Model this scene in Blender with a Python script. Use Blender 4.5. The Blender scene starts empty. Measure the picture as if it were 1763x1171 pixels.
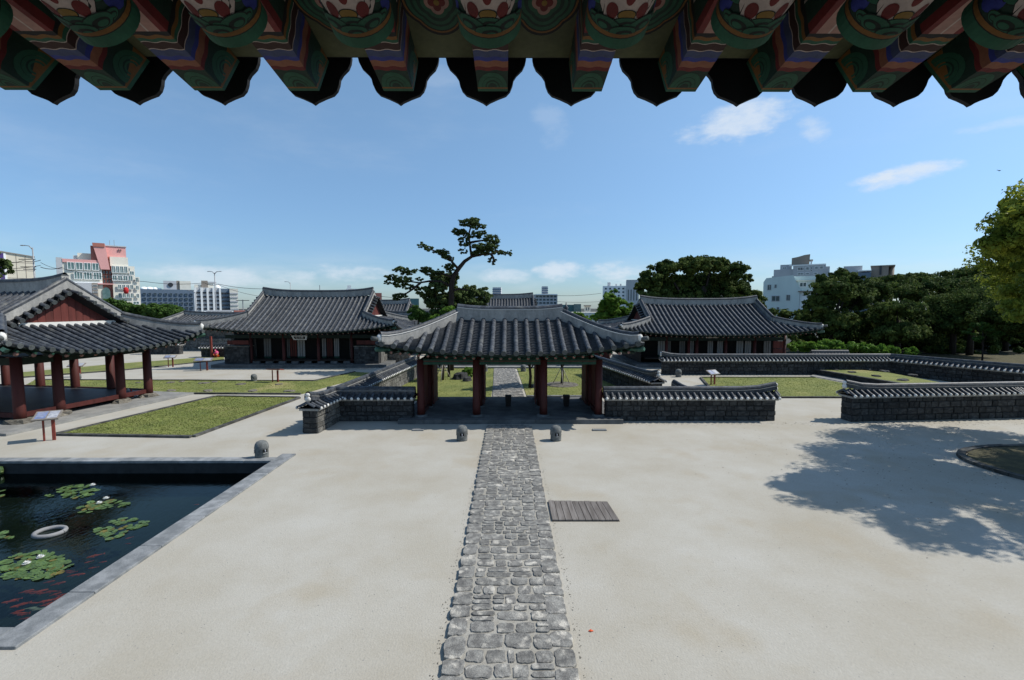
import bpy, math, random
import numpy as np
from mathutils import Vector, Matrix
R = math.radians
random.seed(7); np.random.seed(7)
S = bpy.context.scene
col = S.collection

# ------------------------------------------------------------------ camera, light, exposure
H = 5.8
FPX, CXP, CYP = 800.0, 881.5, 585.5
PITCH, YAW = R(4.11), R(0.32)
cam_d = bpy.data.cameras.new('camera'); cam = bpy.data.objects.new('camera', cam_d); col.objects.link(cam)
cam_d.sensor_width = 36.0; cam_d.lens = 36.0*FPX/1763.0
cam_d.clip_start = 0.05; cam_d.clip_end = 3000
cam.location = (0, 0, H); cam.rotation_euler = (R(90)-PITCH, 0, -YAW)
S.camera = cam
CR = cam.rotation_euler.to_matrix()

SUN_EL, SUN_AZ = R(47.5), R(80)      # azimuth measured from +Y (view direction) towards +X
w = bpy.data.worlds.new('World'); S.world = w; w.use_nodes = True
nt = w.node_tree; nt.nodes.clear()
def wn(t, **k):
    n = nt.nodes.new(t)
    for a, b in k.items(): setattr(n, a, b)
    return n
sky = wn('ShaderNodeTexSky', sky_type='NISHITA', sun_disc=False)
sky.sun_elevation = SUN_EL; sky.sun_rotation = SUN_AZ
sky.air_density = 1.0; sky.dust_density = 0.5; sky.ozone_density = 2.5; sky.altitude = 20
bg = wn('ShaderNodeBackground'); bg.inputs['Strength'].default_value = 0.15
out = wn('ShaderNodeOutputWorld')
tc = wn('ShaderNodeTexCoord')
# clouds: cirrus-thin veil, a few puffs, and a low bank near the horizon, all by view direction
sep = wn('ShaderNodeSeparateXYZ'); nt.links.new(tc.outputs['Generated'], sep.inputs[0])
def math_n(op, a, b=None, clamp=False):
    n = wn('ShaderNodeMath', operation=op); n.use_clamp = clamp
    for i, v in enumerate((a, b)):
        if v is None: continue
        if isinstance(v, (int, float)): n.inputs[i].default_value = v
        else: nt.links.new(v, n.inputs[i])
    return n.outputs[0]
def ramp(v, a, b):
    n = wn('ShaderNodeMapRange', interpolation_type='SMOOTHSTEP'); n.inputs[1].default_value = a; n.inputs[2].default_value = b
    nt.links.new(v, n.inputs[0]); return n.outputs[0]
def noise(scale, sx, sy, sz, det=8, rough=.6, loc=(0,0,0)):
    m = wn('ShaderNodeMapping'); m.inputs['Scale'].default_value = (sx, sy, sz); m.inputs['Location'].default_value = loc
    nt.links.new(tc.outputs['Generated'], m.inputs[0])
    n = wn('ShaderNodeTexNoise'); n.inputs['Scale'].default_value = scale; n.inputs['Detail'].default_value = det
    n.inputs['Roughness'].default_value = rough; nt.links.new(m.outputs[0], n.inputs['Vector'])
    return n.outputs['Fac']
def cam_dir(px, py):
    v = CR @ Vector(((px-CXP)/FPX, -(py-CYP)/FPX, -1)); v.normalize(); return v
detail = noise(14, 1, 1, 2.2, 10, .62)
def puff(px, py, wx, wz, dens, tilt=0.0):
    d = cam_dir(px, py); right = Vector((d.y, -d.x, 0)).normalized(); up = right.cross(d)
    r2 = right*math.cos(tilt)+up*math.sin(tilt); u2 = up*math.cos(tilt)-right*math.sin(tilt)
    def dot(v, s):
        n = wn('ShaderNodeVectorMath', operation='DOT_PRODUCT'); n.inputs[1].default_value = v/s
        nt.links.new(tc.outputs['Generated'], n.inputs[0]); return n.outputs['Value']
    a, b = dot(r2, wx), dot(u2, wz)
    q = math_n('ADD', math_n('POWER', math_n('ABSOLUTE', a), 2.0), math_n('POWER', math_n('ABSOLUTE', b), 2.0))
    m = math_n('SUBTRACT', 1.0, q)
    m = math_n('ADD', m, math_n('MULTIPLY', math_n('SUBTRACT', detail, .5), 3.6))
    front = math_n('GREATER_THAN', dot(d, 1.0), 0.0)
    return math_n('MULTIPLY', math_n('MULTIPLY', ramp(m, -0.15, 1.25), dens), front)
cl = [puff(1270, 212, .105, .036, .75, .12), puff(1398, 222, .035, .022, .5, -.7), puff(1550, 303, .07, .019, .8, .12), puff(1500, 308, .04, .01, .4, .1),
      puff(1735, 211, .06, .009, .35), puff(950, 215, .035, .05, .16, .6), puff(965, 468, .055, .026, .75), puff(1065, 472, .07, .026, .7),
      puff(605, 472, .065, .022, .6), puff(370, 476, .09, .026, .55), puff(500, 478, .05, .02, .45), puff(870, 475, .06, .018, .5), puff(740, 130, .09, .02, .1)]
bank = math_n('MULTIPLY', ramp(noise(5, 1, 1, 5, 8, .6, (3, 1, 0)), .42, .72),
              math_n('MULTIPLY', ramp(sep.outputs['Z'], -.02, .03), math_n('SUBTRACT', 1.0, ramp(sep.outputs['Z'], .06, .13))))
cl.append(math_n('MULTIPLY', bank, .22))
veil = math_n('MULTIPLY', ramp(noise(2.2, 1, 1.6, 4, 9, .65, (1, 5, 2)), .48, .88), .15)
cl.append(veil)
tot = cl[0]
for c in cl[1:]: tot = math_n('ADD', tot, c)
tot = math_n('MINIMUM', tot, .85)
mixc = wn('ShaderNodeMix', data_type='RGBA')
nt.links.new(tot, mixc.inputs[0])
hz = wn('ShaderNodeMix', data_type='RGBA')   # the low sky is a clear blue rather than white, all the way round
hzf = wn('ShaderNodeMapRange', interpolation_type='SMOOTHSTEP'); hzf.inputs[1].default_value = -.05; hzf.inputs[2].default_value = .50
nt.links.new(sep.outputs['Z'], hzf.inputs[0]); nt.links.new(hzf.outputs[0], hz.inputs[0])
hz.inputs[6].default_value = (.50, .645, .84, 1); hz.inputs[7].default_value = (1.02, 1.13, 1.09, 1)
hm = wn('ShaderNodeMix', data_type='RGBA', blend_type='MULTIPLY'); hm.inputs[0].default_value = 1
nt.links.new(sky.outputs[0], hm.inputs[6]); nt.links.new(hz.outputs[2], hm.inputs[7])
nt.links.new(hm.outputs[2], mixc.inputs[6]); mixc.inputs[7].default_value = (5.0, 5.5, 6.1, 1)
nt.links.new(mixc.outputs[2], bg.inputs[0]); nt.links.new(bg.outputs[0], out.inputs[0])

sl = bpy.data.lights.new('sun', 'SUN'); sl.energy = 5.0; sl.angle = R(0.53); sl.color = (1, .955, .88)
so = bpy.data.objects.new('sun', sl); col.objects.link(so)
sdir = Vector((math.cos(SUN_EL)*math.sin(SUN_AZ), math.cos(SUN_EL)*math.cos(SUN_AZ), math.sin(SUN_EL)))
so.rotation_euler = sdir.to_track_quat('Z', 'Y').to_euler(); so.location = (40, 5, 60)
S.view_settings.view_transform = 'Standard'; S.view_settings.look = 'None'
S.view_settings.exposure = 0.0; S.view_settings.gamma = 1.0; S.view_settings.use_curve_mapping = False

# ------------------------------------------------------------------ point helpers (places measured once from the photograph)
def ray(px, py): return CR @ Vector(((px-CXP)/FPX, -(py-CYP)/FPX, -1))
def g(px, py, z=0.0):
    d = ray(px, py); t = (z-H)/d.z; return Vector((d.x*t, d.y*t, z))
def at(px, py, Y):
    d = ray(px, py); t = Y/d.y; return Vector((d.x*t, Y, H+d.z*t))

# ------------------------------------------------------------------ materials
MATS = {}
KD = .70    # common reflectance factor: keeps every base colour consistent with the strong sun above
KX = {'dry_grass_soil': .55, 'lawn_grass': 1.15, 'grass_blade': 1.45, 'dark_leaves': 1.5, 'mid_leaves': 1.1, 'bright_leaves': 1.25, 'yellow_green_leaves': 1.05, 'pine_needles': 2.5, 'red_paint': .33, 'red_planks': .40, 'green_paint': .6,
      'dark_green_paint': .5, 'teal_paint': .30, 'paper_panel': .42, 'bright_paper_panel': .42, 'roof_tile': .92, 'white_wall': 1.4, 'grey_wall': 1.35, 'pale_green_wall': 1.5, 'cream_wall': 1.25, 'beige_cladding': 1.3, 'pink_wall': 1.2, 'brick_red': 1.0, 'brown_wall': 1.15, 'blue_grey_wall': .9, 'bollard_stone': .85, 'cap_tile': .6, 'pan_tile': .85, 'basalt': .82, 'white_plaster': .85, 'plaster_ball': 1.15, 'granite_sand': .66,
      'ridge_plaster': .92, 'path_stone': .84, 'kerb_stone': .95, 'lily_pad': 1.0, 'white_petal': .9, 'orange_koi': .62, 'wall_stone': .6, 'grey_ring': .5}
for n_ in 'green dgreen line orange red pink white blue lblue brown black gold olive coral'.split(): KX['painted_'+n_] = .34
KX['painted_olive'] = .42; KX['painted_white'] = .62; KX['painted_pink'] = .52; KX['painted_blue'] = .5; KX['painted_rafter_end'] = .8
def mat(name, c, rough=.85, var=.15, scale=3.0, bump=0.0, bscale=40.0, c2=None, streak=False, rnd=0.0, metal=0.0,
        spec=.3, trans=0.0, speck=None, det=6, c2at=(.42, .62), bdist=.02, c3=None):
    if name in MATS: return MATS[name]
    k_ = KX.get(name, KD)
    c = tuple(x*k_ for x in c); c2 = tuple(x*k_ for x in c2) if c2 else None
    if c3 is not None: c3 = (tuple(x*k_ for x in c3[0]),)+tuple(c3[1:])
    m = bpy.data.materials.new(name); m.use_nodes = True; MATS[name] = m
    t = m.node_tree; N = t.nodes; L = t.links
    b = N['Principled BSDF']
    b.inputs['Roughness'].default_value = rough; b.inputs['Metallic'].default_value = metal
    b.inputs['Specular IOR Level'].default_value = spec
    co = N.new('ShaderNodeTexCoord')
    vec = co.outputs['Object']
    if rnd:
        oi = N.new('ShaderNodeObjectInfo'); va = N.new('ShaderNodeVectorMath'); va.operation = 'ADD'
        cx = N.new('ShaderNodeCombineXYZ'); mu = N.new('ShaderNodeMath'); mu.operation = 'MULTIPLY'; mu.inputs[1].default_value = 60
        L.new(oi.outputs['Random'], mu.inputs[0]); L.new(mu.outputs[0], cx.inputs[0]); L.new(mu.outputs[0], cx.inputs[1])
        L.new(co.outputs['Object'], va.inputs[0]); L.new(cx.outputs[0], va.inputs[1]); vec = va.outputs[0]
    n = N.new('ShaderNodeTexNoise'); n.inputs['Scale'].default_value = scale; n.inputs['Detail'].default_value = det
    n.inputs['Roughness'].default_value = .62
    if streak:
        mp = N.new('ShaderNodeMapping'); mp.inputs['Scale'].default_value = (1, 1, .12) if streak is True else streak
        L.new(vec, mp.inputs[0]); L.new(mp.outputs[0], n.inputs['Vector'])
    else: L.new(vec, n.inputs['Vector'])
    def rr(a, bb, x):
        k = N.new('ShaderNodeMapRange'); k.inputs[1].default_value = a; k.inputs[2].default_value = bb
        L.new(x, k.inputs[0]); return k.outputs[0]
    if c2 is None: c2 = tuple(min(1, x*(1+2.2*var)) for x in c); ca = tuple(x*(1-var) for x in c); f = rr(.3, .7, n.outputs['Fac'])
    else: ca = c; f = rr(c2at[0], c2at[1], n.outputs['Fac'])
    mx = N.new('ShaderNodeMix'); mx.data_type = 'RGBA'; L.new(f, mx.inputs[0])
    mx.inputs[6].default_value = (*ca, 1); mx.inputs[7].default_value = (*c2, 1)
    colr = mx.outputs[2]
    if c3 is not None:
        n3 = N.new('ShaderNodeTexNoise'); n3.inputs['Scale'].default_value = c3[1]; n3.inputs['Detail'].default_value = 5; L.new(vec, n3.inputs['Vector'])
        m3 = N.new('ShaderNodeMix'); m3.data_type = 'RGBA'; L.new(rr(c3[2], c3[3], n3.outputs['Fac']), m3.inputs[0])
        L.new(colr, m3.inputs[6]); m3.inputs[7].default_value = (*c3[0], 1); colr = m3.outputs[2]
    if speck:
        n2 = N.new('ShaderNodeTexNoise'); n2.inputs['Scale'].default_value = speck[0]; n2.inputs['Detail'].default_value = 3; L.new(vec, n2.inputs['Vector'])
        k = rr(.3, .7, n2.outputs['Fac']); m2 = N.new('ShaderNodeMapRange'); m2.inputs[3].default_value = 1-speck[1]; m2.inputs[4].default_value = 1+speck[1]
        L.new(k, m2.inputs[0]); hv = N.new('ShaderNodeHueSaturation'); L.new(m2.outputs[0], hv.inputs['Value']); L.new(colr, hv.inputs['Color']); colr = hv.outputs[0]
    if rnd:
        k = N.new('ShaderNodeMapRange'); k.inputs[3].default_value = 1-rnd; k.inputs[4].default_value = 1+rnd
        L.new(oi.outputs['Random'], k.inputs[0]); hv = N.new('ShaderNodeHueSaturation'); L.new(k.outputs[0], hv.inputs['Value']); L.new(colr, hv.inputs['Color']); colr = hv.outputs[0]
    L.new(colr, b.inputs['Base Color'])
    if bump:
        nb = N.new('ShaderNodeTexNoise'); nb.inputs['Scale'].default_value = bscale; nb.inputs['Detail'].default_value = 5; L.new(vec, nb.inputs['Vector'])
        bp = N.new('ShaderNodeBump'); bp.inputs['Strength'].default_value = bump; bp.inputs['Distance'].default_value = bdist
        L.new(nb.outputs['Fac'], bp.inputs['Height']); L.new(bp.outputs[0], b.inputs['Normal'])
    if trans:
        tr = N.new('ShaderNodeBsdfTranslucent'); L.new(colr, tr.inputs[0]); ms = N.new('ShaderNodeMixShader'); ms.inputs[0].default_value = trans
        L.new(b.outputs[0], ms.inputs[1]); L.new(tr.outputs[0], ms.inputs[2]); L.new(ms.outputs[0], N['Material Output'].inputs[0])
    return m

M = dict(
 sand=mat('granite_sand', (.50,.457,.37), .95, c2=(.60,.575,.51), scale=.30, bump=.30, bscale=28, speck=(16, .045), det=11, c2at=(.33,.67), c3=((.50,.44,.335), .40, .56, .76), bdist=.03),
 grass=mat('lawn_grass', (.105,.125,.034), .95, c2=(.185,.19,.055), scale=.5, bump=.9, bscale=30, speck=(22,.28), det=10, c2at=(.35,.68), bdist=.05, c3=((.27,.23,.10), .25, .58, .74)),
 soilb=mat('dry_grass_soil', (.085,.078,.035), .95, c2=(.15,.13,.055), scale=2, bump=.8, bscale=30, speck=(30,.3), det=10),  # dry grass, darkened: shade of the trees is put into the colour
 blade=mat('grass_blade', (.115,.135,.035), .8, .35, 1.5, trans=.3),
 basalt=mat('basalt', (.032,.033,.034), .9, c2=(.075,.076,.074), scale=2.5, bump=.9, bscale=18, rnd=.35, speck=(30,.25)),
 basalt_lit=mat('weathered_basalt', (.11,.108,.10), .92, c2=(.24,.235,.215), scale=3, bump=.9, bscale=18, rnd=.3, speck=(30,.25)),  # pale copy of basalt, sunlight on the wall faces put into its colour
 mortar=mat('dark_mortar', (.028,.028,.028), .95, .3, 4, bump=.5),
 pave=mat('path_stone', (.155,.15,.14), .92, c2=(.275,.268,.245), scale=6, bump=.8, bscale=26, rnd=.17, speck=(60,.28), c3=((.50,.47,.41), 4.5, .56, .68)),
 joint=mat('path_joint', (.40,.375,.32), .95, c2=(.46,.44,.39), scale=4, bump=.4, bscale=40, speck=(40,.15)),
 wsoil=mat('shaded_soil', (.022,.026,.014), .95, .3, 1),  # near black: the shade under the trees is put into this colour
 soil=mat('town_ground', (.06,.065,.055), .95, .3, .05),
 kerb=mat('kerb_stone', (.16,.17,.175), .85, c2=(.27,.28,.285), scale=2.5, bump=.4, bscale=30, rnd=.12, speck=(50,.12)),
 kerbd=mat('dark_kerb_stone', (.06,.06,.055), .9, c2=(.13,.13,.12), scale=3, bump=.6, bscale=24, rnd=.2),
 plat=mat('platform_stone', (.12,.125,.125), .9, c2=(.20,.205,.205), scale=1.4, bump=.4, bscale=20, rnd=.1, speck=(25,.12)),
 slab=mat('pale_platform', (.26,.26,.25), .9, c2=(.36,.355,.335), scale=1.2, bump=.3, bscale=20, speck=(25,.1)),
 rock=mat('field_stone', (.14,.125,.10), .92, c2=(.27,.25,.21), scale=4, bump=1, bscale=14, rnd=.2),
 tile=mat('roof_tile', (.036,.040,.047), .52, c2=(.078,.086,.098), scale=4, bump=.35, bscale=30, rnd=.22, spec=.32, speck=(18,.2), c3=((.16,.16,.145), 1.6, .58, .80)),
 pan=mat('pan_tile', (.030,.034,.040), .6, c2=(.062,.068,.076), scale=5, bump=.3, bscale=30, spec=.4, speck=(14,.2)),
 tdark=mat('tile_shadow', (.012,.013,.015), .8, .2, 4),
 disc=mat('tile_end_disc', (.085,.095,.095), .75, .25, 14, bump=.6, bscale=40, rnd=.15),
 plaster=mat('ridge_plaster', (.20,.20,.193), .9, c2=(.37,.36,.335), scale=2.2, streak=(1,1,.25), bump=.3, bscale=16, c2at=(.3,.65), speck=(9,.12)),
 white=mat('white_plaster', (.66,.65,.61), .85, .07, 6),
 dot=mat('plaster_ball', (.50,.49,.46), .85, .2, 8, rnd=.2),
 red=mat('red_paint', (.155,.033,.026), .65, .25, 3, streak=True, bump=.15, bscale=20),
 redp=mat('red_planks', (.20,.045,.035), .7, .25, 3, streak=True, rnd=.12),
 green=mat('green_paint', (.020,.075,.048), .7, .35, 5),
 greend=mat('dark_green_paint', (.010,.028,.020), .7, .3, 5),
 teal=mat('teal_paint', (.10,.26,.20), .7, .25, 8),
 wood=mat('dark_wood', (.022,.017,.014), .75, .3, 3, streak=(1,.15,1)),
 floor=mat('deck_floor', (.030,.030,.032), .55, .3, 3, streak=(1,.12,1), rnd=.15),
 deck=mat('grey_deck_wood', (.155,.135,.12), .85, c2=(.26,.235,.215), scale=3, streak=(4,.3,1), rnd=.15, bump=.3, bscale=30),
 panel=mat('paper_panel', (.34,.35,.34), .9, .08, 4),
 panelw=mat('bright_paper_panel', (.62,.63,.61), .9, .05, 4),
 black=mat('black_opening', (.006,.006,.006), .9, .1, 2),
 bollard=mat('bollard_stone', (.115,.122,.12), .9, c2=(.20,.21,.205), scale=7, bump=.9, bscale=40, speck=(70,.22)),
 bark=mat('bark', (.045,.035,.028), .95, .4, 5, bump=1, bscale=18, streak=True),
 barkp=mat('pine_bark', (.035,.024,.020), .95, .4, 5, bump=1, bscale=18, streak=True),
 stake=mat('pale_stake', (.45,.42,.36), .8, .2, 5),
 pine=mat('pine_needles', (.021,.030,.010), .8, .45, .8, spec=.08, trans=.15, speck=(3,.3)),
 dleaf=mat('dark_leaves', (.024,.040,.011), .8, c2=(.070,.095,.023), scale=.5, spec=.08, trans=.25, speck=(2,.3)),
 mleaf=mat('mid_leaves', (.035,.075,.018), .65, c2=(.075,.135,.028), scale=.6, spec=.08, trans=.3, speck=(2,.25)),
 bleaf=mat('bright_leaves', (.075,.15,.022), .6, c2=(.13,.22,.035), scale=.8, spec=.08, trans=.4, speck=(3,.25)),
 yleaf=mat('yellow_green_leaves', (.085,.125,.018), .55, c2=(.29,.32,.045), scale=.9, spec=.08, trans=.4, speck=(5,.3)),
 pad=mat('lily_pad', (.045,.095,.025), .4, c2=(.12,.17,.04), scale=3, rnd=.25, spec=.5),
 pady=mat('aged_lily_pad', (.22,.15,.035), .5, c2=(.14,.16,.04), scale=3, rnd=.2),
 petal=mat('white_petal', (.85,.85,.82), .6, .03, 5, trans=.2),
 koi=mat('orange_koi', (.75,.075,.025), .4, .25, 6, rnd=.3), koiw=mat('white_koi', (.6,.5,.42), .4, .1, 6),
 ring=mat('grey_ring', (.42,.42,.42), .8, .1, 5, bump=.3),
 pondw=mat('pond_wall', (.03,.033,.035), .85, .3, 2, bump=.5), mud=mat('pond_bed', (.012,.016,.012), 1, .3, 1),
 board=mat('sign_panel', (.38,.40,.46), .5, c2=(.62,.63,.66), scale=9), boardb=mat('sign_print', (.20,.25,.42), .5, .2, 10),
 bframe=mat('sign_top', (.26,.23,.20), .8, .15, 5), signred=mat('sign_red', (.24,.05,.035), .6, .15, 4),
 beige=mat('beige_cladding', (.50,.46,.37), .8, .04, .3), cream=mat('cream_wall', (.55,.53,.46), .85, .05, .3), pink=mat('pink_wall', (.56,.29,.27), .85, .05, .3),
 brick=mat('brick_red', (.36,.14,.11), .85, .08, .5), glass=mat('window_glass', (.035,.075,.085), .15, .3, .5, spec=.7),
 glasst=mat('teal_glass', (.10,.20,.20), .15, c2=(.22,.33,.32), scale=.4, spec=.7), bluew=mat('blue_grey_wall', (.13,.18,.24), .8, .05, .2),
 greyw=mat('grey_wall', (.34,.35,.36), .85, .05, .3), whitew=mat('white_wall', (.60,.61,.60), .85, .05, .25, streak=True), palew=mat('pale_green_wall', (.40,.46,.44), .85, .07, .25, streak=True),
 brownw=mat('brown_wall', (.22,.19,.16), .85, .08, .5), stripe=mat('dark_strip_window', (.05,.055,.065), .3, .2, .4), purple=mat('purple_band', (.10,.06,.24), .7, .1, 1), tealw=mat('teal_wall', (.12,.25,.25), .8, .05, .3),
 metal=mat('galvanised_metal', (.38,.39,.40), .5, .1, 3, metal=.3), wire=mat('cable', (.03,.03,.035), .7, .1, 3),
 fabric_red=mat('crimson_fabric', (.55,.03,.03), .8, .15, 3), orange=mat('orange_plastic', (.8,.12,.03), .5, .1, 3), pinkf=mat('pink_fabric', (.80,.10,.28), .8, .1, 8), skin=mat('skin', (.45,.28,.20), .6, .1, 5),
 hair=mat('dark_hair', (.02,.018,.016), .6, .2, 9), carw=mat('white_car_paint', (.6,.62,.63), .3, .03, 1), carb=mat('pale_blue_car_paint', (.25,.32,.40), .3, .03, 1), rubber=mat('tyre_rubber', (.02,.02,.02), .8, .1, 3),
 gold=mat('sign_white_paint', (.55,.55,.52), .7, .05, 3),
)
# dancheong paints
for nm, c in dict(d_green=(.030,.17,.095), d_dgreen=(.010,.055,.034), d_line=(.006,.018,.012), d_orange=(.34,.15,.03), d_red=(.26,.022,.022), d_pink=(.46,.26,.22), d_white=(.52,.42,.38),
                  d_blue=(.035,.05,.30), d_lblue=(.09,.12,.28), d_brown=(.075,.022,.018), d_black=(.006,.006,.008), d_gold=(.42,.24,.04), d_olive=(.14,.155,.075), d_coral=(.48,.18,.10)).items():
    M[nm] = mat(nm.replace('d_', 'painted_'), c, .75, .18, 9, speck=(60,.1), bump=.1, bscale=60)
mw = bpy.data.materials.new('pond_water'); mw.use_nodes = True; M['water'] = mw
t = mw.node_tree; N = t.nodes; N.remove(N['Principled BSDF'])
fr = N.new('ShaderNodeFresnel'); fr.inputs[0].default_value = 1.33; gl = N.new('ShaderNodeBsdfGlossy'); gl.inputs['Roughness'].default_value = .03
gl.inputs['Color'].default_value = (.66,.77,.76,1)
tr = N.new('ShaderNodeBsdfTransparent'); tr.inputs[0].default_value = (.42,.55,.50,1)
mx = N.new('ShaderNodeMixShader'); nb = N.new('ShaderNodeTexNoise'); nb.inputs['Scale'].default_value = 9; nb.inputs['Detail'].default_value = 3
tcw = N.new('ShaderNodeTexCoord'); mp = N.new('ShaderNodeMapping'); mp.inputs['Scale'].default_value = (1, .5, 1); mp.inputs['Rotation'].default_value = (0,0,.5)
bp = N.new('ShaderNodeBump'); bp.inputs['Strength'].default_value = .10; bp.inputs['Distance'].default_value = .05
t.links.new(tcw.outputs['Object'], mp.inputs[0]); t.links.new(mp.outputs[0], nb.inputs['Vector']); t.links.new(nb.outputs['Fac'], bp.inputs['Height'])
t.links.new(bp.outputs[0], gl.inputs['Normal']); t.links.new(bp.outputs[0], fr.inputs['Normal'])
t.links.new(fr.outputs[0], mx.inputs[0]); t.links.new(tr.outputs[0], mx.inputs[1]); t.links.new(gl.outputs[0], mx.inputs[2]); t.links.new(mx.outputs[0], N['Material Output'].inputs[0])

# ------------------------------------------------------------------ mesh builder
class MB:
    def __init__(s): s.v = []; s.f = []; s.m = []
    def add(s, vs, fs, mi=0):
        o = len(s.v); s.v += [tuple(x) for x in vs]; s.f += [tuple(o+i for i in f) for f in fs]; s.m += [mi]*len(fs); return s
    def box(s, x0, x1, y0, y1, z0, z1, mi=0):
        return s.add([(x0,y0,z0),(x1,y0,z0),(x1,y1,z0),(x0,y1,z0),(x0,y0,z1),(x1,y0,z1),(x1,y1,z1),(x0,y1,z1)],
                     [(0,3,2,1),(4,5,6,7),(0,1,5,4),(1,2,6,5),(2,3,7,6),(3,0,4,7)], mi)
    def tube(s, pts, rad, n=8, mi=0, cap=True):
        pts = [Vector(p) for p in pts]
        if not hasattr(rad, '__len__'): rad = [rad]*len(pts)
        o = len(s.v); up = None
        for i, p in enumerate(pts):
            d = (pts[min(i+1, len(pts)-1)]-pts[max(i-1, 0)]).normalized()
            if up is None:
                up = Vector((0,0,1)) if abs(d.z) < .9 else Vector((1,0,0))
            a = d.cross(up).normalized(); b = a.cross(d).normalized(); up = b
            for k in range(n):
                t = 2*math.pi*k/n; s.v.append(tuple(p+a*(math.cos(t)*rad[i])+b*(math.sin(t)*rad[i])))
        for i in range(len(pts)-1):
            for k in range(n):
                k2 = (k+1) % n; s.f.append((o+i*n+k, o+i*n+k2, o+(i+1)*n+k2, o+(i+1)*n+k)); s.m.append(mi)
        if cap:
            s.f.append(tuple(o+k for k in reversed(range(n)))); s.m.append(mi)
            e = o+(len(pts)-1)*n; s.f.append(tuple(e+k for k in range(n))); s.m.append(mi)
        return s
    def half(s, pts, r, n=6, mi=0, capmi=None, side=None, rr=None):
        """half-round tile row along pts, round side up; optional end disc at pts[0]"""
        pts = [Vector(p) for p in pts]; o = len(s.v)
        for i, p in enumerate(pts):
            d = (pts[min(i+1, len(pts)-1)]-pts[max(i-1, 0)]).normalized()
            a = d.cross(Vector((0,0,1))).normalized(); b = a.cross(d).normalized(); q = r if rr is None else rr[i]
            for k in range(n+1):
                t = math.pi*k/n; s.v.append(tuple(p+a*(math.cos(t)*q)+b*(math.sin(t)*q)))
        m = n+1
        for i in range(len(pts)-1):
            for k in range(n): s.f.append((o+i*m+k, o+i*m+k+1, o+(i+1)*m+k+1, o+(i+1)*m+k)); s.m.append(mi)
        if capmi is not None:
            d = (pts[1]-pts[0]).normalized(); a = d.cross(Vector((0,0,1))).normalized(); b = a.cross(d).normalized()
            c = [pts[0]-d*.02+a*(math.cos(2*math.pi*k/10)*r*1.08)+b*(math.sin(2*math.pi*k/10)*r*1.08) for k in range(10)]
            c2 = [x+d*.05 for x in c]
            s.add(c+c2, [tuple(range(10))]+[(k, 10+k, 10+(k+1) % 10, (k+1) % 10) for k in range(10)]+[tuple(range(19, 9, -1))], capmi)
        return s
    def lathe(s, prof, n=16, c=(0,0,0), mi=0):
        o = len(s.v)
        for r, z in prof:
            for k in range(n): t = 2*math.pi*k/n; s.v.append((c[0]+r*math.cos(t), c[1]+r*math.sin(t), c[2]+z))
        for i in range(len(prof)-1):
            for k in range(n): k2 = (k+1) % n; s.f.append((o+i*n+k, o+i*n+k2, o+(i+1)*n+k2, o+(i+1)*n+k)); s.m.append(mi)
        s.f.append(tuple(o+k for k in reversed(range(n)))); s.m.append(mi)
        e = o+(len(prof)-1)*n; s.f.append(tuple(e+k for k in range(n))); s.m.append(mi)
        return s
    def prism(s, poly, z0, z1, mi=0):
        n = len(poly); v = [(p[0], p[1], z0) for p in poly]+[(p[0], p[1], z1) for p in poly]
        a = sum(poly[i][0]*poly[(i+1) % n][1]-poly[(i+1) % n][0]*poly[i][1] for i in range(n))
        f = [tuple(range(n, 2*n)), tuple(reversed(range(n)))]+[(i, (i+1) % n, n+(i+1) % n, n+i) for i in range(n)]
        if a < 0: f = [tuple(reversed(x)) for x in f]
        return s.add(v, f, mi)
    def blob(s, c, r, n=8, rings=5, jit=.15, mi=0, rnd=random):
        o = len(s.v); ph = rnd.random()*9
        for i in range(1, rings):
            th = math.pi*i/rings
            for k in range(n):
                p = 2*math.pi*k/n; q = 1+jit*(rnd.random()-.5)*2
                s.v.append((c[0]+r[0]*q*math.sin(th)*math.cos(p), c[1]+r[1]*q*math.sin(th)*math.sin(p), c[2]+r[2]*q*math.cos(th)))
        for i in range(rings-2):
            for k in range(n): k2 = (k+1) % n; s.f.append((o+i*n+k, o+(i+1)*n+k, o+(i+1)*n+k2, o+i*n+k2)); s.m.append(mi)
        s.v.append((c[0], c[1], c[2]+r[2])); s.v.append((c[0], c[1], c[2]-r[2])); t_, b_ = len(s.v)-2, len(s.v)-1
        for k in range(n):
            k2 = (k+1) % n; s.f.append((t_, o+k, o+k2)); s.m.append(mi)
            e = o+(rings-2)*n; s.f.append((b_, e+k2, e+k)); s.m.append(mi)
        return s
    def mesh(s, name, mats, smooth=False):
        me = bpy.data.meshes.new(name); me.from_pydata(s.v, [], s.f)
        for x in (mats if isinstance(mats, (list, tuple)) else [mats]): me.materials.append(M[x] if isinstance(x, str) else x)
        me.polygons.foreach_set('material_index', s.m)
        if smooth: me.polygons.foreach_set('use_smooth', [True]*len(s.f))
        me.update(); return me
    def build(s, name, mats, parent=None, smooth=False, loc=None):
        return obj(name, s.mesh(name, mats, smooth), parent, loc)
def obj(name, me, parent=None, loc=None, rot=None, sc=None):
    o = bpy.data.objects.new(name, me); col.objects.link(o)
    if parent is not None: o.parent = parent
    if loc is not None: o.location = loc
    if rot is not None: o.rotation_euler = rot
    if sc is not None: o.scale = sc
    return o
def tag(o, label=None, cat=None, group=None, kind=None):
    if label: o['label'] = label
    if cat: o['category'] = cat
    if group: o['group'] = group
    if kind: o['kind'] = kind
    return o
def thing(name, label, cat, loc=(0,0,0), rz=0, group=None):
    o = bpy.data.objects.new(name, None); col.objects.link(o); o.location = loc; o.rotation_euler = (0,0,rz); o.empty_display_size = .3
    return tag(o, label, cat, group)
def struct(o): o['kind'] = 'structure'; return o
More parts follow.
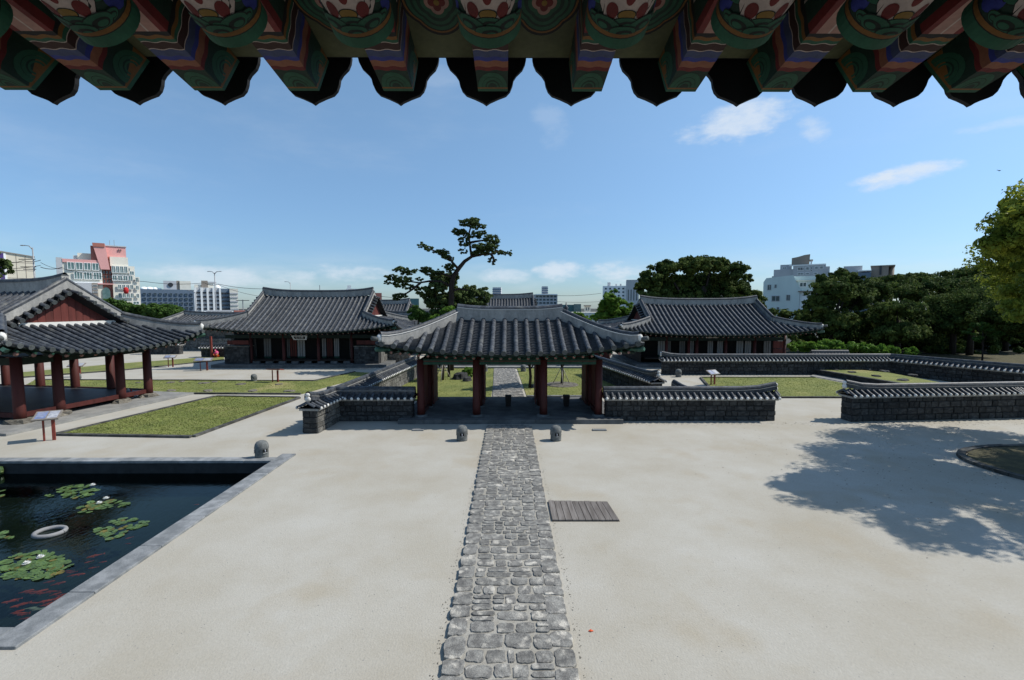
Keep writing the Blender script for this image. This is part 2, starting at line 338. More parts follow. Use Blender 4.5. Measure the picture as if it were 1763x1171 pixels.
def copy_tree(o, loc=None, rz=None, label=None, sc=None):
    c = o.copy(); col.objects.link(c)
    if loc is not None: c.location = loc
    if rz is not None: c.rotation_euler = (0,0,rz)
    if sc is not None: c.scale = (sc,)*3
    if label: c['label'] = label
    for ch in o.children:
        d = ch.copy(); col.objects.link(d); d.parent = c
        for g2 in ch.children:
            e = g2.copy(); col.objects.link(e); e.parent = d
    return c
def npmesh(name, V, F4, mats, parent=None, smooth=False):
    """fast quad mesh from numpy (n,3) and (m,4)"""
    me = bpy.data.meshes.new(name); n, m = len(V), len(F4)
    me.vertices.add(n); me.vertices.foreach_set('co', np.asarray(V, np.float32).ravel())
    k = F4.shape[1]
    me.loops.add(m*k); me.loops.foreach_set('vertex_index', F4.astype(np.int32).ravel())
    me.polygons.add(m); me.polygons.foreach_set('loop_start', np.arange(m, dtype=np.int32)*k)
    me.materials.append(M[mats]); me.update(calc_edges=True)
    return obj(name, me, parent)

# ================================================================== GROUND
mb = MB()
# ground sheet with a rectangular hole for the pond
PX1 = -8.90                    # pond inner edge (right)
PXO = -8.37
PYF, PYN = 17.05, 8.02          # far / near inner edges
PXL = -24.0
xs = [-900, PXL-.5, PX1+.25, 900]; ys = [-300, PYN-.25, PYF+.2, 1500]
for i in range(3):
    for j in range(3):
        if i == 1 and j == 1: continue
        mb.add([(xs[i],ys[j],0),(xs[i+1],ys[j],0),(xs[i+1],ys[j+1],0),(xs[i],ys[j+1],0)], [(0,1,2,3)])
struct(mb.build('ground', 'sand'))

# small pebbles and leaf litter scattered over the yard
def scatter_pebbles(n, name, x0, x1, y0, y1, s0, s1, m):
    V = []; F = []
    for i in range(n):
        y = y0+(y1-y0)*random.random()**1.3; x = random.uniform(x0, x1)
        if abs(x) < 1.25 or (x < PXO+.1 and PYN-.7 < y < PYF+.8): continue
        s = random.uniform(s0, s1); a = random.random()*6.3; o = len(V)
        for k in range(4): V.append((x+s*math.cos(a+k*1.57)*random.uniform(.7,1.2), y+s*math.sin(a+k*1.57)*random.uniform(.6,1), 0.001))
        V.append((x, y, s*.55))
        for k in range(4): F.append((o+k, o+(k+1) % 4, o+4))
    o = npmesh(name, np.array(V), np.array(F), m); tag(o, kind='stuff'); return o
tag(scatter_pebbles(2600, 'pebbles', -16, 18, 6.5, 22.4, .005, .014, 'kerb'), 'tiny grey pebbles scattered over the pale sand yard', 'pebbles')

V = []; F = []
def flake(x, y, s):
    a = random.random()*6.3; o = len(V); c_, s_ = math.cos(a)*s, math.sin(a)*s
    V.extend([(x+c_, y+s_, .004), (x-s_*.5, y+c_*.5, .004+s*.3), (x-c_, y-s_, .004), (x+s_*.5, y-c_*.5, .004+s*.25)]); F.append((o, o+1, o+2, o+3))
for i in range(420): flake(random.choice((-1, 1))*(1.16+abs(random.gauss(0, .07))), random.uniform(6.6, 18), random.uniform(.008, .022))
for i in range(500): flake(random.uniform(5.5, 26), 22.9-abs(random.gauss(0, .35)), random.uniform(.012, .035))
for i in range(700): flake(random.gauss(17, 4), random.gauss(17, 3), random.uniform(.012, .035))
o = npmesh('leaf_litter', np.array(V), np.array(F), 'rock'); tag(o, 'dry leaf flakes scattered along the path edge and under the tree', 'leaf litter', kind='stuff')
# ---- stone path: individual slabs set in a raised bed
path = MB().box(-1.03, 1.01, 5.5, 22.35, -.05, .050).build('stone_path', 'joint'); struct(path)
def slab_mesh(w, d, h, rnd):
    n = 18; pts = []
    p = rnd.uniform(4.5, 10)
    for k in range(n):
        t = 2*math.pi*(k+.5*rnd.random())/n; c, s = math.cos(t), math.sin(t)
        q = (abs(c)**p+abs(s)**p)**(-1/p)
        q *= rnd.uniform(.90, 1.04); pts.append((c*q*w/2, s*q*d/2))
    v = []; f = []
    h1 = h*rnd.uniform(.75, 1.0)
    for s, z in ((1.0, -.03), (.99, h1*.72), (.945, h1)): v += [(x*s, y*s, z+(rnd.uniform(-.004,.004) if z > 0 else 0)) for x, y in pts]
    v.append((0, 0, h1+.002))
    for i in range(2):
        for k in range(n): k2 = (k+1) % n; f.append((i*n+k, i*n+k2, (i+1)*n+k2, (i+1)*n+k))
    for k in range(n): f.append((2*n+k, 2*n+(k+1) % n, 3*n))
    m = MB(); m.v = v; m.f = f; m.m = [0]*len(f); return m
rp = random.Random(11); cnt = 0
for side in (-1, 1):                                   # border stones
    y = 5.7
    while y < 22.2:
        d = rp.uniform(.30, .58); d = min(d, 22.3-y)
        if d < .15: break
        wd = rp.uniform(.34, .44); x = side*(1.1-wd/2)-.01
        slab_mesh(wd, d-.012, .048, rp).build('path_slab', 'pave', path, loc=(x+rp.uniform(-.015,.015), y+d/2, .028)); y += d; cnt += 1
y = 5.7; prev = .3
while y < 22.2:
    d = rp.choice([.2, .26, .3, .34, .4]); d = min(d, 22.3-y)
    if d < .12: break
    k = rp.choice([3, 4, 4, 4, 5]) if d < .32 else rp.choice([3, 3, 4])
    ws = [rp.uniform(.55, 1.5) for _ in range(k)]; tot_ = sum(ws); x = -.735
    for w_ in ws:
        ww = w_/tot_*1.47
        if rp.random() < .16 and d > .28:
            for h_ in (0, 1):
                o = slab_mesh(ww-.03, d/2-.025, .05, rp).build('path_slab', 'pave', path, loc=(x+ww/2, y+d*(.25+.5*h_), .028)); cnt += 1
        else:
            o = slab_mesh(ww-.012-rp.random()*.03, d-.008-rp.random()*.03, .046, rp).build('path_slab', 'pave', path, loc=(x+ww/2, y+d/2+rp.uniform(-.02,.02), .028)); cnt += 1
            o.rotation_euler = (rp.uniform(-.012,.012), rp.uniform(-.012,.012), rp.uniform(-.07,.07))
        x += ww
    y += d
print('path slabs', cnt)

# ---- wooden deck cover beside the path
a = g(949, 881); cw = thing('wooden_cover', 'grey wooden slatted cover lying on the sand beside the stone path', 'deck cover', (0,0,0))
p00, p01, p11, p10 = g(951,898), g(944,864), g(1046,866), g(1067,898)
npl = 10
for i in range(npl):
    u0, u1 = i/npl, (i+1)/npl-.008
    f = lambda u, v: (p00.lerp(p10, u)).lerp(p01.lerp(p11, u), v)
    j = random.uniform(0,.02); pts = [f(u0, -.0), f(u1, -.0), f(u1, 1-j), f(u0, 1-j)]
    MB().prism([(q.x, q.y) for q in pts], .018, .05+random.uniform(-.003,.004)).build('plank', 'deck', cw)
MB().prism([(q.x, q.y) for q in [p00, p10, p11, p01]], .0, .016).build('underframe', 'wood', cw)

# ---- pond
pond = thing('pond_basin', 'sunken rectangular pond basin with grey stone coping in the lower left', 'pond')
d0 = -.43
def coping(x0, x1, y0, y1, along, step):
    p0, p1 = (x0, x1) if along == 'x' else (y0, y1); a_ = p0
    while a_ < p1-.05:
        b_ = min(p1, a_+step*random.uniform(.85, 1.2)); h_ = .055+random.uniform(-.006,.006)
        if p1-b_ < step*.4: b_ = p1
        if along == 'x': m = MB().box(a_+.006, b_-.006, y0, y1, -.04, h_)
        else: m = MB().box(x0, x1, a_+.006, b_-.006, -.04, h_)
        me = m.mesh('coping_stone', 'kerb'); o = obj('coping_stone', me, pond)
        bv = o.modifiers.new('b', 'BEVEL'); bv.width = .012; bv.segments = 2
        a_ = b_
coping(PX1, PXO, PYN-.5, PYF+.86, 'y', 1.55)
coping(PXL, PX1-.005, PYF, PYF+.42, 'x', 2.2)
coping(PXL, PX1-.005, PYN-.5, PYN, 'x', 1.7)
MB().box(PXL, PX1+.01, PYF+.02, PYF+.3, -1.3, -.045).build('basin_wall', 'pondw', pond)
MB().box(PX1+.02, PX1+.3, PYN-.3, PYF+.3, -1.3, -.045).build('basin_wall', 'pondw', pond)
MB().box(PXL, PX1+.01, PYN-.3, PYN-.02, -1.3, -.045).build('basin_wall', 'pondw', pond)
MB().box(PXL-.5, PXL-.01, PYN-.4, PYF+.4, -1.3, -.03).build('basin_wall', 'pondw', pond)
struct(MB().box(PXL-.4, PX1+.4, PYN-.4, PYF+.4, -1.5, -1.25).build('pond_bed', 'mud'))
struct(MB().add([(PXL,PYN-.02,d0),(PX1+.02,PYN-.02,d0),(PX1+.02,PYF+.02,d0),(PXL,PYF+.02,d0)], [(0,1,2,3)]).build('water', 'water'))
MB().blob((g(22,806,d0+.1).x, PYF-.08, d0+.16), (.12,.1,.16), mi=0).build('ivy_tuft', 'pad', None)
bpy.data.objects['ivy_tuft']['label'] = 'small leafy tuft growing on the far pond wall at the left edge'; bpy.data.objects['ivy_tuft']['category'] = 'plant'

def pad_mesh(m):
    n = 11; b = MB(); v = [(0,0,0)]; a0 = .25
    for k in range(n): t = a0+(2*math.pi-2*a0)*k/(n-1); r_ = 1+.05*random.uniform(-1,1); v.append((r_*math.cos(t), r_*math.sin(t), .05*random.random()))
    b.add(v, [(0, k, k+1) for k in range(1, n)]); return b.mesh('lily_pad', m, False)
PADS = [pad_mesh('pad') for _ in range(4)]; PADY = [pad_mesh('pady') for _ in range(2)]
def flower_mesh():
    b = MB()
    for ring, (r_, z_, n_) in enumerate(((.075,.03,9),(.05,.06,7),(.025,.07,5))):
        for k in range(n_):
            t = 2*math.pi*(k+.5*ring)/n_; c, s = math.cos(t), math.sin(t)
            b.add([(c*.01,s*.01,.01),(c*r_*.6-s*.02,s*r_*.6+c*.02,z_*.6),(c*r_,s*r_,z_),(c*r_*.6+s*.02,s*r_*.6-c*.02,z_*.6)], [(0,1,2,3)])
    return b.mesh('blossom', 'petal')
FL = flower_mesh()
def lily(px, py, wpx, hpx, n, size, flowers, label, yellow=.12):
    c = g(px, py, d0); e1 = g(px+wpx/2, py, d0)-c; e2 = g(px, py-hpx/2, d0)-c
    # keep the patch upright in plan: e2 is along depth
    t = thing('water_lily', label, 'water lily', (c.x, c.y, d0+.006), 0, 'water lily patches floating on the pond')
    for i in range(n):
        a_ = random.random()*2*math.pi; r_ = math.sqrt(random.random())
        dx, dy = r_*math.cos(a_), r_*math.sin(a_)
        p = e1*dx+e2*dy*.95; s = size*.80*random.uniform(.6, 1.2)
        me = random.choice(PADY) if (random.random() < yellow) else random.choice(PADS)
        obj('lily_pad', me, t, (p.x, p.y, .002+.012*random.random()), (random.uniform(-.12,.12), random.uniform(-.12,.12), random.random()*6.3), (s, s, s))
    for fx, fy in flowers:
        p = g(fx, fy, d0)-c; obj('blossom', FL, t, (p.x, p.y, .03), (0,0,random.random()*6), (1.25,)*3)
    return t
lily(62, 973, 118, 46, 110, .135, [(70, 963), (46, 974)], 'large lily patch with a white blossom nearest the pond corner')
lily(25, 985, 60, 26, 16, .13, [], 'lily pads at the left edge below the largest patch, beside the koi', .2)
lily(133, 845, 68, 26, 52, .13, [(160,838)], 'far lily patch near the back wall of the pond')
lily(88, 853, 16, 6, 3, .12, [], 'few stray pads left of the far lily patch')
lily(150, 876, 44, 16, 18, .13, [], 'yellowing left end of the lily patch above the floating ring', .5)
lily(185, 869, 66, 17, 40, .13, [(171, 869), (183,861)], 'lily patch with two white blossoms right of the floating ring')
lily(222, 903, 66, 22, 36, .11, [], 'loose lily patch closest to the right hand coping')
lily(188, 918, 60, 22, 28, .11, [], 'sparse lily patch right of and level with the floating ring', .2)
lily(8, 922, 34, 14, 10, .13, [], 'small lily patch cut by the left edge of the view, level with the ring')
lily(0, 850, 12, 12, 5, .13, [], 'tiny lily patch at the left edge near the far wall')

# floating ring
c = g(86, 915, d0+.05); b = MB()
pts = [(math.cos(a_)*.34, math.sin(a_)*.29, 0) for a_ in [2*math.pi*k/28 for k in range(29)]]
b.tube(pts, .056, 10, cap=False); o = b.build('floating_ring', 'ring', None, True, (c.x, c.y, d0+.035))
tag(o, 'pale grey ring floating on the pond among the lily patches', 'ring')

# koi
def koi_mesh(m):
    b = MB(); L_ = 1.0
    prof = [(0,.005,.0),(.06,.055,.05),(.2,.085,.075),(.38,.09,.08),(.6,.06,.055),(.8,.028,.03),(.86,.02,.03)]
    n = 8
    for i, (x, wy, hz) in enumerate(prof):
        for k in range(n): t_ = 2*math.pi*k/n; b.v.append((x-.45, wy*math.cos(t_), hz*math.sin(t_)))
    for i in range(len(prof)-1):
        for k in range(n): k2 = (k+1) % n; b.f.append((i*n+k, i*n+k2, (i+1)*n+k2, (i+1)*n+k)); b.m.append(0)
    e = .86-.45
    b.add([(e,0,0),(e+.16,.05,.06),(e+.12,0,0),(e+.16,-.03,-.06)], [(0,1,2),(0,2,3)])
    b.add([(-.15,.07,-.02),(-.02,.16,-.03),(.0,.08,-.02)], [(0,1,2)]); b.add([(-.15,-.07,-.02),(-.02,-.16,-.03),(.0,-.08,-.02)], [(0,1,2)])
    b.add([(-.1,0,.07),(.02,0,.12),(.15,0,.06)], [(0,1,2)])
    return b.mesh('koi', m, True)
K1, K2 = koi_mesh('koi'), koi_mesh('koiw')
kp = [(163,957,1.2),(152,967,.6),(177,967,.6),(122,985,.8),(125,990,.8),(135,988,1),(84,1001,.8),(100,1005,1),(118,982,.7),(45,1017,1),(55,1019,1),(68,1018,1.1),(72,1021,.9),(90,1018,1),(95,1022,.8),
      (15,1036,1),(24,1033,.8),(33,1041,1.1),(40,1039,.8),(60,1037,.8),(75,1036,1.1),(85,1033,1),(52,1046,.9),(62,1048,.9),(95,1031,1.2),(102,1028,1.2),(88,1038,1.1),(70,1048,1.2),(35,1055,1.1),(30,1052,.8),(45,1064,1),(222,926,.6),(220,936,.6),(160,977,.7),(338,868,.6),(108,1024,1.0),(40,1058,.7),(80,1042,1)]
for i, (px, py, s) in enumerate(kp):
    p = g(px, py, d0-.045); wht = i in (22, 23, 27)
    a_ = R(25)+random.uniform(-.35,.35)+ (math.pi if random.random() < .5 else 0)
    o = obj('koi', K2 if wht else K1, None, (p.x, p.y, d0-.045-.02*random.random()), (0,0,a_), (.30*s,)*3)
    o['category'] = 'fish'
    if wht: o['group'] = 'pale koi in the pond'; o['label'] = 'pale whitish koi in the shoal by the near pond coping'
    elif px > 140: o['group'] = 'single koi in open water'; o['label'] = 'small red koi swimming apart from the shoal in open water'
    else: o['group'] = 'orange koi in the shoal'; o['label'] = 'orange red koi in the shoal between large lily patch and coping'

# ---- lawns with kerbs
def lawn(poly, name, z=.03, kerb=True, kw=.16, kmat='kerbd', sides=None, kz=.10):
    P = [g(*p) if len(p) == 2 and not isinstance(p, Vector) else Vector(p) for p in poly]
    b = MB().prism([(p.x, p.y) for p in P], -.02, z); o = b.build(name, 'grass'); struct(o)
    if kerb:
        n = len(P); cen = sum(P, Vector((0,0,0)))/n
        for i in range(n):
            if sides is not None and i not in sides: continue
            A, B = P[i], P[(i+1) % n]; d = (B-A); L_ = d.length; d.normalize(); nn = Vector((-d.y, d.x, 0))
            if nn.dot(A-cen) < 0: nn = -nn
            k = max(1, int(L_/1.4)); st = L_/k
            for j in range(k):
                a_ = A+d*(j*st+.01); b_ = A+d*((j+1)*st-.01); q = [a_-nn*.02, b_-nn*.02, b_+nn*kw, a_+nn*kw]
                MB().prism([(x.x, x.y) for x in q], -.02, kz+random.uniform(-.008,.008)).build('kerb_stone', kmat, o)
    return o
L1 = lawn([(100,749),(331,753),(514,686),(371,684)], 'lawn', z=.05, sides=(0,1,2,3))
L2 = lawn([(20,677),(519,679),(580,662),(660,644),(610,641),(538,657),(60,655)], 'lawn', z=.04, sides=(0,4,5))
L3 = lawn([(20,652),(211,638),(385,620),(386,613),(200,627),(0,645)], 'lawn', z=.04, sides=(0,1))
L4 = lawn([(636,690),(845,691),(852,635),(700,634)], 'lawn', sides=())
L5 = lawn([(907,683),(1115,683),(1035,634),(890,635)], 'lawn', sides=(0,), kmat='kerb')
L6 = lawn([(1238,685),(1463,685),(1476,665),(1404,651),(1208,651)], 'lawn', z=.04, sides=(0,4,3))
L6b = lawn([(1480,685),(1763,705),(1763,690),(1500,675)], 'lawn', z=.03, sides=())
# far yard strip of dry grass on the right, tree shade darkened into its colour
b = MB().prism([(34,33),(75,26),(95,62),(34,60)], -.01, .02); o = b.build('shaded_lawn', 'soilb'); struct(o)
struct(MB().add([(-700,72,.006),(900,72,.006),(900,1400,.006),(-700,1400,.006)], [(0,1,2,3)]).build('town_ground', 'soil'))
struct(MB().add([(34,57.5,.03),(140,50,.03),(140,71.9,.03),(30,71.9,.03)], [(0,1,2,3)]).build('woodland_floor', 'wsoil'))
# short tufts standing on the lawns
def tufts(o_, n, name):
    P = [Vector(v.co) for v in o_.data.vertices]; m = len(P)//2; P = P[m:]
    x0, x1 = min(p.x for p in P), max(p.x for p in P); y0, y1 = min(p.y for p in P), max(p.y for p in P); z = P[0].z
    def inside(x, y):
        c_ = False; j = m-1
        for i in range(m):
            if (P[i].y > y) != (P[j].y > y) and x < (P[j].x-P[i].x)*(y-P[i].y)/(P[j].y-P[i].y)+P[i].x: c_ = not c_
            j = i
        return c_
    V = []; F = []
    while len(F) < n:
        x, y = random.uniform(x0, x1), random.uniform(y0, y1)
        if not inside(x, y): continue
        a_ = random.random()*3.14; s = random.uniform(.02,.045); h_ = random.uniform(.015,.04); o2 = len(V)
        V += [(x-s*math.cos(a_), y-s*math.sin(a_), z-.005), (x+s*math.cos(a_), y+s*math.sin(a_), z-.005), (x+random.uniform(-.03,.03), y+random.uniform(-.03,.03), z+h_)]
        F.append((o2, o2+1, o2+2))
    t_ = npmesh(name, np.array(V), np.array(F), 'blade'); tag(t_, 'short green grass blades on the lawn', 'grass', kind='stuff')
for l_, n_ in ((L1, 14000), (L2, 9000), (L4, 5000), (L5, 5000), (L6, 6000)): tufts(l_, n_, 'grass')

# courtyard path beyond the gate, its slabs joined (a few pixels each)
A0, A1 = g(848,690), g(905,690); B0, B1 = g(850,636), g(887,636)
b = MB(); v = 0.0
while v < 1:
    dv = random.uniform(.018,.03); u = 0
    while u < 1:
        du = random.uniform(.12,.26); u1 = min(1, u+du); e = .012
        q = [A0.lerp(A1, a_).lerp(B0.lerp(B1, a_), b_) for a_, b_ in ((u+e, v+.002), (u1-e, v+.002), (u1-e, v+dv-.003), (u+e, v+dv-.003))]
        b.prism([(x.x, x.y) for x in q], .0, .07+random.uniform(-.008,.008)); u = u1
    v += dv
cp = MB().prism([(x.x, x.y) for x in (A0, A1, B1, B0)], -.02, .045).build('courtyard_path', 'slab'); struct(cp)
o = b.build('paving_slabs', 'pave', cp); o['kind'] = 'stuff'
# low terrace steps behind the courtyard
st = thing('terrace_steps', 'two long low stone steps across the far side of the courtyard', 'steps')
for i in range(2):
    MB().box(-7.6, 7.2, 43.2+i*1.0, 46.5, .02+i*.17, .17+i*.17).build('step', 'slab', st)
# raised lawn terrace on the right
P = [g(1405,640), g(1556,666), (26.9,27.3,0), g(1763,660), g(1560,634)]
P = [Vector(p) for p in P]
tz = .42
P2 = [g(1405,637,tz), g(1556,662,tz), Vector((27.2,29.0,tz)), Vector((30.5,30.5,tz)), Vector((31.0,37.5,tz)), g(1440,633,tz)]
ter = thing('raised_terrace', 'low stone edged terrace with lawn and foundation stones at the right', 'terrace')
MB().prism([(p.x, p.y) for p in P2], 0, tz-.02).build('retaining_wall', 'basalt', ter)
cen = sum(P2, Vector((0,0,0)))/len(P2)
MB().prism([(cen.x+(p.x-cen.x)*.965, cen.y+(p.y-cen.y)*.965) for p in P2], tz-.03, tz+.02).build('turf', 'grass', ter)
for i in range(len(P2)):
    A, B = P2[i], P2[(i+1) % len(P2)]; k = max(1, int((B-A).length/1.1))
    if i > 1: continue
    for j in range(k):
        a_, b_ = A.lerp(B, (j+.02)/k), A.lerp(B, (j+.98)/k); n_ = Vector((B.y-A.y, A.x-B.x, 0)).normalized()
        if n_.dot(A-cen) < 0: n_ = -n_
        q = [a_-n_*.3, b_-n_*.3, b_+n_*.04, a_+n_*.04]
        MB().prism([(x.x, x.y) for x in q], tz-.06, tz+.04+random.uniform(-.01,.01)).build('coping_stone', 'basalt', ter)
b = MB().prism([(x.x, x.y) for x in (g(1395,648), g(1470,662), g(1540,664), g(1412,641))], -.01, .045); struct(b.build('paved_strip', 'slab'))

# foundation stones lying on the lawns
rr_ = random.Random(5)
def rock_mesh(m='rock'):
    b = MB(); b.blob((0,0,0), (1,1,1), 9, 6, .16, rnd=rr_)
    b.v = [(x, y, min(z, .55+.1*rr_.random()) if z > 0 else max(z, -.3)) for x, y, z in b.v]; return b.mesh('rock', m, False)
RK = [rock_mesh() for _ in range(5)]; RKD = [rock_mesh('basalt') for _ in range(4)]
def fstone(px, py, wpx, label, z=0, dark=False, k=.35, grp=None):
    p = g(px, py, z); s = wpx/FPX*p.y/2
    o = obj('foundation_stone', rr_.choice(RKD if dark else RK), None, (p.x, p.y, z+.03), (0,0,rr_.random()*6), (s, s*.75, max(.10, s*k)))
    tag(o, label, 'stone', grp)
c4 = lambda x, y: (x/3.082, 400+y/3.082)
for (x, y, w_, l_) in ((905,801,16,'flat stone in the back row of the left lawn, left of the grey lamp'), (965,795,14,'thin flat stone at the far edge of the left lawn near the pavilion'), (1085,804,18,'long flat stone in the left lawn directly right of the pavilion'),
        (1137,797,14,'small flat stone touching the longer one right of the pavilion'), (735,802,10,'small flat stone seen between the two right pavilion columns'), (910,844,18,'flat stone near the front kerb of the left lawn, nearest the pavilion'), (1105,845,20,'flat stone at the front kerb of the left lawn, second from the pavilion')):
    fstone(*c4(x, y), w_, l_)
c5 = lambda x, y: (340+x/4.183, 460+y/4.183)
for (x, y, w_, l_) in ((315,848,18,'pale flat stone just left of and in front of the squat stone lamp'), (585,849,14,'flat stone in front of the red framed information board'), (400,897,20,'flat stone at the front kerb of the left lawn, middle of the row'), (660,898,20,'flat stone at the front kerb of the left lawn, nearest the oblique wall')):
    fstone(*c5(x, y), w_, l_)
c8 = lambda x, y: (1400+x/2.44, 300+y/2.44)
for i, (x, y, w_, l_) in enumerate(((90,822,14,'leftmost dark foundation stone on the right raised terrace'), (163,833,15,'second dark foundation stone from the left on the raised terrace'), (230,821,15,'dark foundation stone in the back row middle of the raised terrace'), (300,829,17,'dark foundation stone in the back row right of the raised terrace'),
        (265,849,17,'dark foundation stone in the front row middle of the raised terrace'), (378,866,22,'largest and nearest dark foundation stone on the raised terrace'), (418,846,20,'rightmost dark foundation stone on the raised terrace'))):
    fstone(*c8(x, y), w_, l_, tz+.02, True, .3)
fstone(48, 670, 26, 'long dark stone on the lawn seen between left pavilion columns', 0, True)
# loose slabs at the foot of the gate platform
for px, py, wpx, l_ in ((1032,741,24,'small flat loose slab lying right of the path before the gate'), (720,741,20,'small flat loose slab lying left of the path in the shade')):
    p = g(px, py); s = wpx/FPX*p.y/2; o = MB().box(-s, s, -.12, .12, 0, .05).build('loose_slab', 'kerb', None, loc=(p.x, p.y, 0)); tag(o, l_, 'stone slab')

# ================================================================== WALLS
def wall_stone_mesh(m, rnd):
    b = MB(); j = lambda s: rnd.uniform(-s, s)
    fr = [(-.5+j(.03),-.5+j(.04)),(.5+j(.03),-.5+j(.04)),(.5+j(.03),.5+j(.04)),(-.5+j(.03),.5+j(.04))]
    v = [(x, 0, z) for x, z in fr]+[(x*.97, -.6, z*.96) for x, z in fr]+[(x*.86+j(.02), -1+j(.1), z*.82+j(.02)) for x, z in fr]
    f = [(0,1,5,4),(1,2,6,5),(2,3,7,6),(3,0,4,7),(4,5,9,8),(5,6,10,9),(6,7,11,10),(7,4,8,11),(8,9,10,11)]
    b.add(v, f); return b.mesh('stone', m)
rw = random.Random(3)
WS = {m: [wall_stone_mesh(m, rw) for _ in range(9)] for m in ('basalt', 'basalt_lit')}
def tile_pair_mesh():      # one half-round tile with its white plaster end, from eave (y=-.56) to ridge
    b = MB(); b.half([(0,-.56,0),(0,-.34,.10),(0,-.12,.22)], .075, 6, 0); return b.mesh('cap_tile', 'tile', True)
CAPT = tile_pair_mesh(); BALL = MB().blob((0,-.575,.0), (.078,.06,.078), 8, 5, .0).mesh('plaster_ball', 'dot', True)
def wall(A, B, label, body=1.10, th=.70, singles=True, faces=(1,-1), smat='basalt', smat2=None, curl=(0,0), tilesp=.32, courses=4, name='stone_wall', endcap=(0,0), tile_single=True, top=True):
    A, B = Vector((A[0], A[1], 0)), Vector((B[0], B[1], 0)); d = B-A; L_ = d.length; rz = math.atan2(d.y, d.x)
    t = thing(name, label, 'wall', A, rz)
    MB().box(0, L_, -th/2+.05, th/2-.05, -.05, body).build('core', 'mortar', t)
    joined = MB()
    hs_ = [rw.uniform(.75, 1.3) for _ in range(courses)]; hs_ = [h*body/sum(hs_) for h in hs_]; zs_ = [sum(hs_[:i]) for i in range(courses)]
    def place(x, y, z, w_, h_, dep, side, m):
        me = rw.choice(WS[m]); 
        if singles:
            o = obj('stone', me, t, (x, y, z), (0,0,{1: 0, -1: math.pi, 'a': -math.pi/2, 'b': math.pi/2}[side]), (w_, dep, h_))
        else:
            c, s = {1: (1,0), -1: (-1,0), 'a': (0,-1), 'b': (0,1)}[side]
            vs = [(x+c*v.co.x*w_-s*v.co.y*dep, y+s*v.co.x*w_+c*v.co.y*dep, z+v.co.z*h_) for v in me.vertices]
            joined.add(vs, [tuple(p.vertices) for p in me.polygons], 0 if m == smat else 1)
    for fc in faces:
        m = smat if fc == 1 else (smat2 or smat)
        for r_ in range(courses):
            x = -.02 if r_ % 2 else 0; z0 = zs_[r_]; ch = hs_[r_]
            while x < L_-.05:
                w_ = rw.uniform(.24, .66)
                if L_-x-w_ < .2: w_ = L_-x
                place(x+w_/2, -fc*(th/2-.05), z0+ch/2, w_-.015, ch-.014, rw.uniform(.035,.075), fc, m); x += w_
    for e, sd, xx in ((0, 'a', .05), (1, 'b', L_-.05)):
        for r_ in range(courses):
            k = 2 if r_ % 2 else 1; ch = hs_[r_]
            for q in range(k):
                w_ = (th-.06)/k; yy = -th/2+.03+w_*(q+.5); place(xx, yy, zs_[r_]+ch/2, w_-.01, ch-.014, rw.uniform(.06,.10), sd, smat2 or smat)
    if not singles:
        o = joined.build('wall_stones', [smat, smat2 or smat], t); o['kind'] = 'stuff'
    if not top: return t
    MB().box(-.10, L_+.10, -th/2-.09, th/2+.09, body-.035, body+.055).build('plaster_band', 'plaster', t)
    # pan layer, both slopes
    n_ = max(3, int(L_/.5)); b = MB()
    for sgn in (1, -1):
        for i in range(n_):
            x0, x1 = -.12+(L_+.24)*i/n_, -.12+(L_+.24)*(i+1)/n_
            b.add([(x0,-sgn*.54,body+.07),(x1,-sgn*.54,body+.07),(x1,0,body+.33),(x0,0,body+.33)], [(0,1,2,3)])
    b.box(-.10, L_+.10, -.50, .50, body+.055, body+.075); b.build('pan_tiles', 'pan', t)
    k = max(2, round(L_/tilesp)); jt = MB(); jb = MB()
    for i in range(k+1):
        x = -.06+(L_+.12)*i/k
        for sgn in (1, -1):
            if sgn not in faces and singles and False: continue
            if tile_single:
                o = obj('cap_tile', CAPT, t, (x, 0, body+.10), (0,0,0 if sgn == 1 else math.pi)); obj('plaster_ball', BALL, o)
            else:
                for src, dst in ((CAPT, jt), (BALL, jb)):
                    dst.add([(x+v.co.x*sgn, v.co.y*sgn, v.co.z+body+.10) for v in src.vertices], [tuple(p.vertices) for p in src.polygons])
    if not tile_single:
        o = jt.build('cap_tiles', 'tile', t, True); o['kind'] = 'stuff'; o = jb.build('plaster_balls', 'dot', t, True); o['kind'] = 'stuff'
    # ridge: stacked courses and a round cap, turned up at free ends
    ns = max(4, int(L_/.8)); P_ = []
    for i in range(ns+1):
        x = -.14+(L_+.28)*i/ns; z = body+.30
        if curl[0]: z += .20*max(0, 1-x/1.6)**2
        if curl[1]: z += .20*max(0, 1-(L_-x)/1.6)**2
        P_.append((x, 0, z))
    def band(w_, z0, z1, nm, m):
        b = MB(); 
        for (x, y, z) in P_: b.v += [(x,-w_,z+z0),(x,w_,z+z0),(x,w_,z+z1),(x,-w_,z+z1)]
        for i in range(ns):
            for q in range(4): q2 = (q+1) % 4; b.f.append((i*4+q, i*4+q2, (i+1)*4+q2, (i+1)*4+q)[::-1]); b.m.append(0)
        b.f += [(0,1,2,3), (ns*4+3, ns*4+2, ns*4+1, ns*4)]; b.m += [0,0]; b.build(nm, m, t)
    band(.17, -.06, .12, 'ridge_course', 'tile'); band(.185, .122, .145, 'ridge_line', 'plaster'); band(.15, .147, .22, 'ridge_course', 'tile')
    b = MB(); b.half([(x, y, z+.22) for x, y, z in P_], .115, 7, 0); b.build('ridge_cap', 'tile', t, True)
